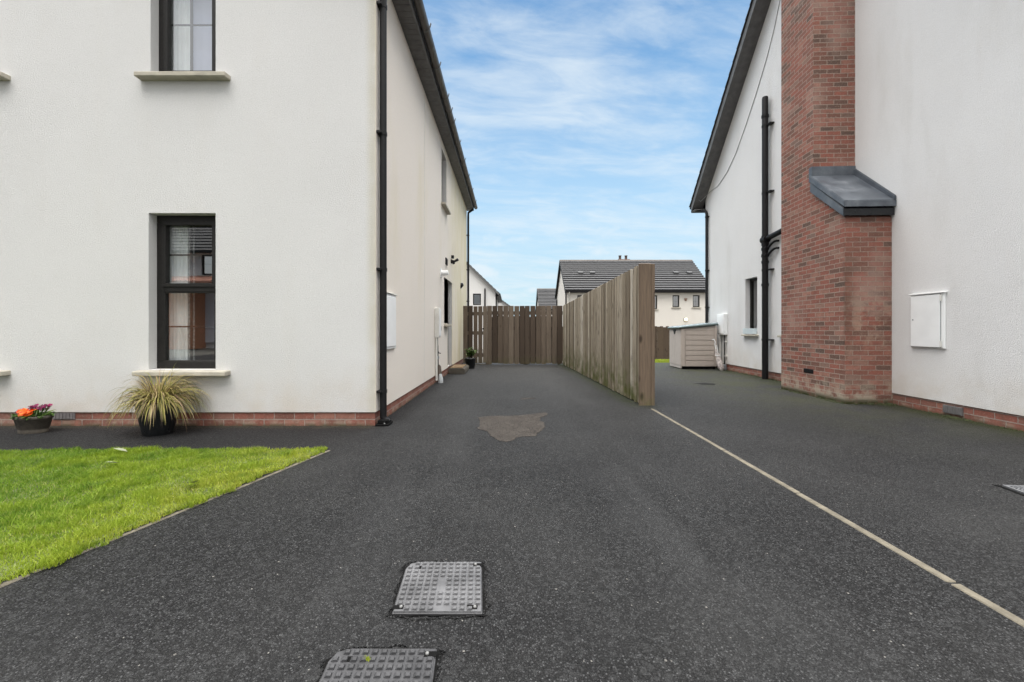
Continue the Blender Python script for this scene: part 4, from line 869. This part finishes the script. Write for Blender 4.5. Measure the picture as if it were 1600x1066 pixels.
# ---------------------------------------------------------------- timber fence and gate
FA, FB = Vector((1.735, 5.60)), Vector((1.505, 12.02)); fd = (FB - FA); fl = fd.length; fa = math.atan2(fd.y, fd.x)
fe = thing('fence', 'tall weathered close boarded timber fence running between the two driveways', 'fence', (FA.x, FA.y, 0), fa)
def ftop(x): return 1.862 - .190 * x / fl
for side in (0, 1):
    m = MB(); x = 0.0; k = 0
    while x < fl:
        w = random.choice([.06, .072, .085, .10, .11]); off = (0.0 if k % 2 else .014); z0 = random.uniform(.005, .02); zt = ftop(x) + random.uniform(-.006, .006); y0 = (0.0 - .02 + off) if side == 0 else (-.15 - off)
        t = Matrix.Translation((x, 0, 0)) @ Matrix.Rotation(random.uniform(-.006, .006), 4, 'Y'); m.M = t
        m.box(0, w, y0, y0 + .02, z0, zt); x += w - (.012 if k % 2 else .008); k += 1
    # side 0 faces the left drive (local +y is the left side of the line)
    m.build('board_panel', M_FENCE, fe, .002, world=False)
m = MB()
for z in (.3, .95, 1.5): m.box(.03, fl, -.095, -.05, z, z + .07)
m.build('rail', M_FENCE, fe, world=False)
for x in (1.9, 3.8, 5.7):
    m = MB(); m.box(x, x + .09, -.12, -.03, -.1, ftop(x) - .04); m.build('post', M_FENCE, fe, world=False)
# end post facing the camera
m = MB(Matrix.Translation((0, 0, 0))); m.box(-.05, -.002, -.118, .036, -.05, 1.87); m.build('post', M_POST, fe, .006, world=False, label='brown knotty end post of the fence')
m = MB(); m.box(-.042, -.002, -.172, -.121, -.05, 1.864); m.build('post', M_POST, fe, .004, world=False)

GY = 12.03
gt = thing('gate', 'narrow dark gappy timber gate between the left house and boarded fence', 'gate', (-.98, GY, 0))
m = MB(); x = -1.335; i = 0
gw = []
while x < -.70:
    w = .118 + random.uniform(-.008, .008); m.M = Matrix.Translation((x, 0, 0)); m.box(0, w, GY - .022, GY, .035 + random.uniform(0, .02), 1.665 + random.uniform(-.012, .012)); x += w + .024 + random.uniform(-.006, .008)
m.M = Matrix.Identity(4); m.build('board_panel', M_GATE, gt, .003)
for z in (.22, .85, 1.40):
    m = MB(); m.box(-1.335, -.70, GY + .002, GY + .047, z, z + .10); m.build('rail', M_GATE, gt, .003)
m = MB(); m.box(-.78, -.745, GY - .03, GY - .022, 1.0, 1.04); m.tube([(-.76, GY - .03, 1.02), (-.76, GY - .06, 1.02), (-.80, GY - .06, 1.02)], .007, 6); m.build('latch', M_UPVC, gt)
gf = thing('fence', 'dark knotty vertical board fence closing the end of the left drive', 'fence', (.4, GY, 0))
m = MB(); x = -.655
while x < 1.44:
    w = .138 + random.uniform(-.006, .01); m.M = Matrix.Translation((x, 0, 0)) @ Matrix.Rotation(random.uniform(-.004, .004), 4, 'Y'); m.box(0, w, GY - .024, GY, .012 + random.uniform(0, .035), 1.672 + random.uniform(-.005, .005)); x += w + random.choice([.010, .016, .020])
m.M = Matrix.Identity(4); m.build('board_panel', M_GATE, gf, .003)
m = MB(); x = -.62
for z in (.2, .98, 1.42):
    m.box(-.655, 1.5, GY + .004, GY + .05, z, z + .10)
m.build('rail', M_GATE, gf, .003)
m = MB(); x = -.57
while x < 1.45:
    h = random.choice([1.36, 1.38, 1.40]); m.box(x, x + .10, GY + .052, GY + .07, .05, h); x += .156
m.build('board_panel', M_GATE, gf, .003)
for px in (-.69, .45, 1.40):
    m = MB(); m.box(px - .045 if px > -.6 else px - .005, px + .045 if px > -.6 else px + .03, GY + .072 if px > -.6 else GY + .002, GY + .16 if px > -.6 else GY + .09, -.05, 1.62); m.build('post', M_GATE, gf, .004)
m = MB(); m.box(-1.33, -.55, GY - .03, GY + .08, -.01, .018); tag(m.build('threshold_strip', M_CONC, bevel=.004), 'pale concrete threshold strip under the narrow gate', 'threshold')

# ---------------------------------------------------------------- doorstep, mat, pots
st = MB(); st.extr([(-1.376, 9.43, 0), (-1.015, 9.43, 0), (-1.015, 9.43, .105), (-1.05, 9.43, .13), (-1.376, 9.43, .13)], (0, 1.03, 0))
tag(st.build('doorstep', M_CONC, bevel=.012, seg=2), 'low concrete doorstep below the left house side door', 'doorstep')
m = MB(); m.box(-1.36, -1.075, 9.50, 10.30, .131, .148); tag(m.build('doormat', M_MAT, bevel=.004), 'brown coir doormat on the concrete doorstep', 'doormat')

def pot(m, c, rb, rt, h, rim=.02):
    m.lathe([(rb * .96, 0), (rb, .01), (rt * .97, h - rim * 1.6), (rt * 1.03, h - rim * 1.5), (rt * 1.05, h), (rt * .93, h), (rt * .90, h - .04), (0.001, h - .04)], c, 28)
PX, PY = G(247, 683); PY += .13; PX = (247 - CX) / F * PY
g = thing('potted_grass', 'black pot of arching yellow and tan sedge below the ground floor window', 'potted plant', (PX, PY, 0))
m = MB(); m.lathe([(.115, 0), (.12, .01), (.16, .22), (.168, .26), (.172, .30), (.160, .30), (.155, .27), (.001, .27)], (PX, PY, 0), 28); m.build('pot', M_POT, g)
m = MB(); m.lathe([(.154, .272), (.08, .285), (0.001, .29)], (PX, PY, 0), 20); m.build('soil', M_SOIL, g)
m = MB()
for k in range(760):
    a = random.uniform(0, 2 * math.pi); L_ = random.uniform(.34, .60); el = R(random.uniform(12, 78)) if random.random() < .88 else R(random.uniform(2, 30)); w = random.uniform(.0045, .0085); r0 = random.random() * .10
    px_, py_, pz_ = PX + r0 * math.cos(a), PY + r0 * math.sin(a), .29; dirh = Vector((math.cos(a), math.sin(a), 0)); d_ = dirh * math.sin(el) + Vector((0, 0, math.cos(el))); pos = Vector((px_, py_, pz_)); sd_ = Vector((-math.sin(a), math.cos(a), 0)); tw = random.uniform(-.5, .5); sd_ = (sd_ * math.cos(tw) + Vector((0, 0, 1)) * math.sin(tw))
    n = 8; grav = random.uniform(.38, .62); L_ *= (.72 + .28 * math.sin(el)) * (1 - .38 * max(0, -math.sin(a))); vs = []
    for i in range(n + 1):
        ww = w * (1 - (i / n) ** 2.2) * (0.6 if i == 0 else 1) + .0004; vs += [pos - sd_ * ww / 2 * 1.3, pos + sd_ * ww / 2 * 1.3]
        pos = pos + d_ * (L_ / n); d_ = (d_ + Vector((0, 0, -grav * (.35 + i / n)))).normalized()
        if pos.y > LY0 - .012: pos.y = LY0 - .012 - random.random() * .01
        if pos.z < .03: pos.z = .03
    m.add(vs, [(2 * i, 2 * i + 1, 2 * i + 3, 2 * i + 2) for i in range(n)], True)
m.build('foliage', M_SPIKE, g)

def leaf(m, base, direc, ln, wd, droop=.3, up=Vector((0, 0, 1))):
    d = Vector(direc).normalized(); s_ = d.cross(up); s_ = s_.normalized() if s_.length > 1e-4 else Vector((1, 0, 0)); n = 5; pos = Vector(base); vs = []
    for i in range(n + 1):
        w = wd * math.sin(math.pi * min(.98, (i + .35) / (n + .5))) / 2; c = s_.cross(d) * (w * .35); vs += [pos - s_ * w + c, pos, pos + s_ * w + c]; pos = pos + d * ln / n; d = (d + Vector((0, 0, -droop / n))).normalized()
    m.add(vs, [f for i in range(n) for f in ((3 * i, 3 * i + 1, 3 * i + 4, 3 * i + 3), (3 * i + 1, 3 * i + 2, 3 * i + 5, 3 * i + 4))], True)
# oval wooden-look trough with primulas
BX, BY = G(52, 679); BY += .09; BX = (52 - CX) / F * BY
g = thing('flower_trough', 'low oval brown trough of orange and purple flowers by the brick plinth', 'potted plant', (BX, BY, 0))
m = MB(); m.lathe([(.128, 0), (.13, .03), (.126, .033), (.136, .045), (.158, .13), (.166, .135), (.170, .165), (.158, .165), (.152, .14), (.001, .14)], (BX, BY, 0), 32, 1.0, .62)
m.build('trough', simple('old_brown_trough', (0.052, 0.044, 0.034), .8, .35, 25, .004, 60), g)
m = MB(); m.lathe([(.150, .142), (.08, .152), (.001, .155)], (BX, BY, 0), 20, 1.0, .6); m.build('soil', M_SOIL, g)
m = MB()
for k in range(70):
    a = random.uniform(0, 6.283); r_ = random.random() ** .5; b = (BX + .12 * r_ * math.cos(a), BY + .07 * r_ * math.sin(a), .15); leaf(m, b, (math.cos(a), math.sin(a) - .3, random.uniform(.1, .9)), random.uniform(.05, .10), random.uniform(.028, .05), random.uniform(.3, 1.1))
m.build('foliage', M_LEAF, g)
def flower(m, c, r, petals=6, tilt=None):
    t = Matrix.Translation(c) @ Matrix.Rotation(random.uniform(-.6, .3) + .8, 4, 'X') @ Matrix.Rotation(random.uniform(-.5, .5), 4, 'Y') @ Matrix.Rotation(random.uniform(0, 6), 4, 'Z')
    for k in range(petals):
        a = 2 * math.pi * k / petals; q = t @ Matrix.Rotation(a, 4, 'Z'); pts = [(0, 0, 0), (r * .55, -r * .42, r * .12), (r, -r * .22, r * .2), (r * .93, 0, r * .16), (r, r * .22, r * .2), (r * .55, r * .42, r * .12)]
        m.add([q @ Vector(p) for p in pts], [(0, 1, 2, 3), (0, 3, 4, 5)], True)
mo_, mp_, stm = MB(), MB(), MB()
for k in range(13): flower(mo_, (BX - .03 + random.uniform(-.065, .065), BY - .05 + random.uniform(-.035, .05), .185 + random.uniform(-.015, .035)), random.uniform(.024, .034))
for k in range(34):
    x = random.uniform(-.02, .14); c = (BX + x, BY + random.uniform(-.03, .04), .235 + random.uniform(-.015, .025) - .02 * abs(x - .05)); flower(mp_, c, random.uniform(.012, .02), 5); stm.tube([(BX + x * .7, BY, .15), c], .0018, 4)
for c in ((BX - .085, BY - .03, .205), (BX - .125, BY - .02, .195)):
    md_ = MB(); flower(md_, c, .022, 6); flower(md_, (c[0] + .006, c[1], c[2] + .006), .018, 6); md_.build('dark_flower', M_DARKPETAL, g); stm.tube([(c[0], c[1] + .01, .15), c], .0018, 4)
mo_.build('orange_flowers', M_ORANGE, g); mp_.build('purple_flowers', M_PURPLE, g); stm.build('stems', M_LEAF, g)
# leafy pot by the gate
QX, QY = -1.02, 10.82
g = thing('potted_shrub', 'black pot with a variegated leafy shrub between doorstep and gate', 'potted plant', (QX, QY, 0))
m = MB(); m.lathe([(.105, 0), (.108, .01), (.142, .235), (.15, .238), (.152, .27), (.14, .27), (.137, .245), (.001, .245)], (QX, QY, 0), 24); m.build('pot', M_POT, g)
m = MB(); m.lathe([(.137, .246), (.06, .255), (.001, .257)], (QX, QY, 0), 16); m.build('soil', M_SOIL, g)
m = MB(); sm_ = MB()
for k in range(16):
    a = random.uniform(0, 6.283); t_ = random.uniform(.05, .8); h = random.uniform(.12, .27); tip = Vector((QX + math.cos(a) * t_ * .2, QY + math.sin(a) * t_ * .2, .25 + h)); b = Vector((QX + math.cos(a) * .03, QY + math.sin(a) * .03, .25)); sm_.tube([b, b.lerp(tip, .5) + Vector((0, 0, .03)), tip], .003, 5)
    for q in range(11):
        f = random.uniform(.35, 1.0); aa = random.uniform(0, 6.283); leaf(m, b.lerp(tip, f) + Vector((0, 0, .02 * (1 - f))), (math.cos(aa), math.sin(aa), random.uniform(-.1, .8)), random.uniform(.08, .13), random.uniform(.035, .055), random.uniform(.3, 1.0))
m.build('foliage', M_LEAF2, g); sm_.build('stems', M_SOIL, g)

# ---------------------------------------------------------------- plastic storage shed beside the right house
hx, hy = rw(0, 0)[0], 0
ca = -math.atan(.05)
SX0, SX1, SY0, SY1 = -1.04, -.16, 10.58, 11.48      # in the right house's frame
sh = thing('storage_shed', 'taupe plastic storage shed with dark sloping lid by the right house', 'storage shed', rw(SX0, SY0), ca)
def S_(x): return x
D_, W_ = SX1 - SX0, SY1 - SY0
zf, zb = 1.03, 1.10
m = MB(); m.extr([(.03, .022, .075), (D_ - .02, .022, .075), (D_ - .02, .02, zb - .005), (.03, .02, zf - .005)], (0, W_ - .04, 0)); m.build('body', M_SHED, sh, .004, world=False)
m = MB(); zc = .07
for k in range(7):
    z0 = .095 + k * .128; z1 = z0 + .112; m.box(.105, D_ - .065, .004, .021, z0, z1)
m.box(.0, .095, -.004, .021, .075, zf - .01); m.box(D_ - .06, D_, -.004, .021, .075, zb - .02); m.box(.095, D_ - .06, .002, .021, .075, .090)
m.extr([(.095, .006, .98), (D_ - .06, .006, .98), (D_ - .06, .006, zb - .02), (.095, .006, zf - .01)], (0, .015, 0))
m.build('side_panel', M_SHED, sh, .004, world=False)
for a, b in ((.03, W_ / 2 - .004), (W_ / 2 + .004, W_ - .03)):
    m = MB(); m.box(.0, .03, a, b, .02, zf - .03)
    n = 5; st_ = (b - a) / n
    for k in range(n): m.box(-.010, .0, a + k * st_ + .008, a + (k + 1) * st_ - .008, .10, zf - .06)
    do = m.build('door', simple('light_taupe_plastic', (0.52, 0.47, 0.43), .6, .05, 6), sh, .003, world=False)
m = MB(); m.extr([(-.02, W_ / 2 - .09, .99), (-.02, W_ / 2 + .09, .99), (-.02, W_ / 2 + .03, .88), (-.02, W_ / 2 - .03, .88)], (.018, 0, 0)); m.build('latch', M_UPVC, sh, .004, world=False)
m = MB(); m.extr([(-.05, -.03, zf - .01), (D_ + .03, -.03, zb + .0), (D_ + .03, -.03, zb + .04), (-.05, -.03, zf + .025)], (0, W_ + .06, 0)); m.build('lid', M_SHEDLID, sh, .008, world=False)
m = MB(); m.extr([(-.045, -.01, zf + .022), (D_ + .02, -.01, zb + .037), (D_ + .02, -.01, zb + .075), (-.03, -.01, zf + .04)], (0, W_ + .02, 0)); m.build('lid_panel', M_SHEDTOP, sh, .006, world=False)
m = MB(); m.box(.05, D_ - .03, .035, W_ - .05, 0, .075); m.build('base', M_DARK, sh, world=False)
# rolled bundle leaning beside the shed
bx, by, _ = rw(-.27, 10.30)
b = thing('parasol', 'white patterned folded parasol leaning by the plastic shed', 'parasol', (bx, by, 0), ca)
m = MB(); n = 14; vs = []
prof = [(0.0, .035), (.05, .062), (.15, .064), (.27, .052), (.36, .034), (.40, .040), (.52, .026)]
pts = [Vector((.10 - .22 * z, .10 * z, z)) for z, _ in prof]
vs = []
for (z, r_), c in zip(prof, pts):
    for k in range(20):
        a = 2 * math.pi * k / 20; rr = r_ * (1 + .22 * math.cos(5 * a + z * 6)); vs.append((c.x + rr * math.cos(a), c.y + rr * .8 * math.sin(a), max(.004, c.z)))
m.add(vs, [(i * 20 + k, i * 20 + (k + 1) % 20, (i + 1) * 20 + (k + 1) % 20, (i + 1) * 20 + k) for i in range(len(prof) - 1) for k in range(20)], True); m.add(vs[:20], [tuple(range(20))]); m.build('cloth', M_RAG, b, world=False)
m = MB(); m.tube([(0.0, .04, .45), (-.03, .07, .64), (-.02, .07, .70), (-.055, .07, .76), (-.10, .07, .745)], .012, 8); m.tube([(.02, .035, .36), (.005, -.01, .50), (-.02, .0, .62)], .010, 8); m.build('handle', M_WHITE, b, world=False)
m = MB(); m.tube([(.028 + .055 * math.cos(a), .037 + .055 * math.sin(a), .365 + .01 * math.sin(3 * a)) for a in [R(24 * k) for k in range(16)]], .008, 6); m.build('strap', M_WHITE, b, world=False)

# ---------------------------------------------------------------- background
bf = thing('fence', 'low brown picket fence far behind past the plastic shed', 'fence', (6.0, 20.5, -.5))
m = MB(); x = 1.5
while x < 12:
    m.box(x, x + .14, 20.5, 20.52, -.6, 1.14 + random.choice([0, .02, -.03])); x += .14 + random.choice([.0, .004, .008])
m.build('board_panel', M_BACKF, bf)
m = MB()
for z in (-.2, .4, .9): m.box(1.5, 12, 20.521, 20.57, z, z + .08)
m.build('rail', M_BACKF, bf)

def side_house(label, x0, x1, y0, y1, ev, pitch, zb, mat, ncourse, wins, ov=.2, lamp=False, name='house'):
    """ridge along x, front eave faces the camera"""
    r = thing(name, label, 'house', ((x0 + x1) / 2, y0, zb)); ym = (y0 + y1) / 2; rz = ev + (ym - y0) * pitch
    m = MB(Matrix.Translation((x0, y0, 0))); m.wall(x1 - x0, ev, [w[:4] for w in wins], .1, 0, zb)
    m.M = Matrix.Identity(4)
    for x in (x0, x1): m.poly([(x, y0, zb), (x, y1, zb), (x, y1, ev), (x, ym, rz), (x, y0, ev)])
    m.quad((x0, y1, zb), (x1, y1, zb), (x1, y1, ev), (x0, y1, ev)); m.build('wall', mat, r)
    m = MB(); e = .3
    roof_courses(m, (x0 - ov, y0 - e, ev - e * pitch + .16), (x1 + ov, y0 - e, ev - e * pitch + .16), (x0 - ov, ym, rz + .16), (x1 + ov, ym, rz + .16), ncourse, .10)
    roof_courses(m, (x0 - ov, y1 + e, ev - e * pitch + .16), (x1 + ov, y1 + e, ev - e * pitch + .16), (x0 - ov, ym, rz + .16), (x1 + ov, ym, rz + .16), ncourse, .10)
    rf = m.build('roof', M_TILE, r)
    m = MB(); m.extr([(x0 - ov, ym - .16, rz + .13), (x0 - ov, ym, rz + .25), (x0 - ov, ym + .16, rz + .13)], (x1 - x0 + 2 * ov, 0, 0)); m.build('ridge', M_RIDGE, rf)
    m = MB(); m.box(x0 - ov, x1 + ov, y0 - e, y0 - .004, ev - e * pitch - .02, ev - e * pitch + .02); m.box(x0 - ov, x1 + ov, y0 - e - .02, y0 - e, ev - e * pitch - .05, ev - e * pitch + .15); m.box(x0 - ov, x1 + ov, y0 - e - .12, y0 - e - .022, ev - e * pitch + .02, ev - e * pitch + .12); m.build('eaves', M_UPVC, r)
    for sx in (x0 - ov - .02, x1 + ov):
        for ye in (y0 - e, y1 + e):
            m = MB(); zz = ev - e * pitch; m.extr([(sx, ye, zz - .06), (sx, ym, rz - .06), (sx, ym, rz + .15), (sx, ye, zz + .15)], (.02, 0, 0)); 
            xx0, xx1 = (sx, x0) if sx < x0 else (x1, sx); m.extr([(xx0, ye, zz), (xx0, ym, rz), (xx0, ym, rz + .03), (xx0, ye, zz + .03)], (xx1 - xx0 - .003, 0, 0)); m.build('bargeboard', M_UPVC, r)
    for w in wins: window(r, Matrix.Translation((x0, y0, 0)), *w[:4], sillx=(.1, .1), th=.09, fw=.07, recess=.08, sash_top=False, bars=((w[0] + w[1]) / 2, ((w[2] + w[3]) / 2,)) if w[4] else None)
    return r, rf, rz, ym
f36 = 36.0 / 660
X0 = 4.9
wins = [((903 - CX) * f36 - X0, (916 - CX) * f36 - X0, 2.75, 3.95, 0), ((1017 - CX) * f36 - X0, (1029 - CX) * f36 - X0, 2.75, 3.95, 0), ((1053 - CX) * f36 - X0, (1063.8 - CX) * f36 - X0, 2.92, 3.95, 1), ((1085 - CX) * f36 - X0, (1095.8 - CX) * f36 - X0, 2.92, 3.95, 1)]
r, rf, rz, ym = side_house('pale house with a wide grey tiled roof rising behind the weathered fence', 4.9, 17.1, 36.3, 44.0, 4.42, .77, -.7, M_FAR, 14, wins)
cxx = (972.5 - CX) / 660 * 41.2
m = MB(); m.box(cxx - .5, cxx + .5, 40.6, 41.4, rz - .6, rz + .30); m.box(cxx - .55, cxx + .55, 40.55, 41.45, rz + .30, rz + .37); co_ = m.build('chimney', M_CHIM, rf)
for dx in (-.29, .29):
    m = MB(); m.lathe([(.16, 0), (.13, .06), (.115, .34), (.15, .36), (.15, .42), (.10, .42)], (cxx + dx, 41.0, rz + .37), 14); m.build('chimney_pot', simple('clay_pot', (0.10, 0.075, 0.065), .8, .2, 10), rf)
for px in (907, 925.5, 1056, 1077):
    d = 38.2; x = (px - CX) / 660 * d; z = 4.42 + (d - 36.3) * .77 + .2; m = MB(); m.extr([(x - .22, d - .18, z - .08), (x - .22, d - .18, z + .06), (x - .22, d + .12, z + .22)], (.44, 0, 0)); m.build('roof_vent', M_TILE, rf)
m = MB(); xd = (1073.5 - CX) * f36; m.extr([(xd - .13, 36.22, 3.68), (xd + .13, 36.22, 3.68), (xd + .06, 36.22, 3.46), (xd - .06, 36.22, 3.46)], (0, .08, 0)); m.build('alarm_box', simple('alarm_red_brown', (0.22, 0.14, 0.10), .5, .2, 10), r, .01)
m = MB(); m.tube([(xd, 36.29, 1.86), (xd, 36.2, 1.86), (xd, 36.16, 1.86)], [.15, .15, .09], 18); lo = m.build('wall_lamp', M_LAMP, r)
m = MB(); m.tube([(xd, 36.295, 1.86), (xd, 36.25, 1.86)], .18, 18); m.build('lamp_rim', M_UPVC, lo)
m = MB(); m.tube([(5.05, 35.95, 4.2), (5.05, 36.2, 4.0), (5.05, 36.24, -.6)], .06, 8); m.build('downpipe', M_WHITE2, r)
m = MB(); m.tube([(4.84, 36.6, 4.4), (4.84, 36.6, -.6)], .06, 8); m.build('downpipe', M_UPVC, r)
m = MB(); m.tube([(4.84, 43.7, 4.1), (4.84, 43.7, -.6)], .06, 8); m.build('downpipe', M_UPVC, r)

def gable_house(label, x0, x1, y0, y1, ev, pitch, zb, mat, wins, pipe=None):
    """ridge along y, gable faces the camera"""
    r = thing('house', label, 'house', ((x0 + x1) / 2, y0, zb)); xm = (x0 + x1) / 2; rz = ev + (xm - x0) * pitch
    m = MB(Matrix.Translation((x0, y0, 0))); m.wall(x1 - x0, ev, [w[:4] for w in wins], .1, 0, zb); m.poly([(0, 0, ev), (x1 - x0, 0, ev), (xm - x0, 0, rz)])
    m.M = Matrix.Identity(4)
    for x in (x0, x1): m.quad((x, y0, zb), (x, y1, zb), (x, y1, ev), (x, y0, ev))
    m.poly([(x0, y1, zb), (x1, y1, zb), (x1, y1, ev), (xm, y1, rz), (x0, y1, ev)]); m.build('wall', mat, r)
    e = .3; m = MB()
    for sx in (x0 - e, x1 + e): roof_courses(m, (sx, y0 - .25, ev - e * pitch + .14), (sx, y1 + .25, ev - e * pitch + .14), (xm, y0 - .25, rz + .14), (xm, y1 + .25, rz + .14), 16, .05)
    m.build('roof', M_TILE, r)
    m = MB()
    for sx in (x0 - e, x1 + e): m.extr([(sx, y0 - .27, ev - e * pitch - .05), (xm, y0 - .27, rz - .05), (xm, y0 - .27, rz + .13), (sx, y0 - .27, ev - e * pitch + .13)], (0, .265, 0))
    m.build('bargeboard', M_SOFFIT, r)
    m = MB(); m.box(x1 + .004, x1 + e, y0, y1, ev - e * pitch - .04, ev - e * pitch); m.box(x1 + e + .005, x1 + e + .11, y0 - .2, y1 + .2, ev - e * pitch + .02, ev - e * pitch + .12); m.build('gutter', M_UPVC, r)
    for w in wins: window(r, Matrix.Translation((x0, y0, 0)), *w[:4], sillx=(.1, .1), th=.09, fw=.07, recess=.08, sash_top=False, sill=False)
    if pipe: m = MB(); m.tube([(pipe[0], y0 - .07, zb), (pipe[0], y0 - .07, pipe[1])], .06, 8); m.build('soil_pipe', M_UPVC, r)
    m = MB(); m.tube([(x1 + .25, y0 + .2, ev - .2), (x1 + .07, y0 + .15, ev - .45), (x1 + .07, y0 + .15, zb)], .05, 8); m.build('downpipe', M_UPVC, r)
    return r
f34 = 34.0 / 660
gable_house('white gabled house behind the timber gate with one small dark window', -9.5, (774 - CX) * f34, 34, 43, 4.05, .96, -.7, M_FARW, [((739 - CX) * f34 + 9.5, (751.5 - CX) * f34 + 9.5, 2.96, 3.89, 0)], ((757.8 - CX) * f34, 1 + 64 * f34))
gable_house('white gable end farthest back over the gate, mostly hidden by the nearer gable', -8.0, .0, 52, 61, 3.75, .72, -.9, M_FARW, [])
side_house('small grey tiled roof far away left of the wide roofed house', 4.3, 12.5, 60.5, 68.0, 4.0, .80, -1.0, M_FAR, 14, [])

# house over the street, seen only as the reflection in the left house windows
oh = thing('house', 'pale house with brick porch mirrored in the ground floor window of the cream house', 'house', (-16, -13.5, 0))
MO = Matrix.Translation((-16, -13.5, 0)) @ Matrix.Rotation(R(180), 4, 'Z')
m = MB(MO); m.wall(8, 5.2, [(-.45, .45, 3.9, 5.0)], .1, -7, 0); m.build('wall', M_FARW, oh)
window(oh, MO, -.45, .45, 3.9, 5.0, bars=(0, (4.5,)), recess=.08)
m = MB(MO); m.box(.20, 1.6, -1.3, -.01, 0, 3.3); m.build('porch', simple('orange_brick', (0.50, 0.22, 0.12), .9, .25, 9), oh)
m = MB(MO); m.extr([(-1.1, -1.6, 3.32), (1.8, -1.6, 3.32), (1.8, -.01, 3.75), (-1.1, -.01, 3.75)], (0, 0, .1)); m.build('porch_roof', simple('salmon_porch_roof', (0.36, 0.17, 0.12), .8, .1, 5), oh)
m = MB(MO); m.box(-1.0, .195, -.07, -.01, .3, 3.0); m.build('door', M_DOORW, oh)
m = MB(); roof_courses(m, (-24.3, -13.1, 5.1), (-8.6, -13.1, 5.1), (-24.3, -17.5, 8.6), (-8.6, -17.5, 8.6), 16, .05); m.build('roof', M_TILE, oh)
m = MB(); m.box(-24.3, -8.6, -13.1, -12.98, 5.0, 5.14); m.build('gutter', M_UPVC, oh)
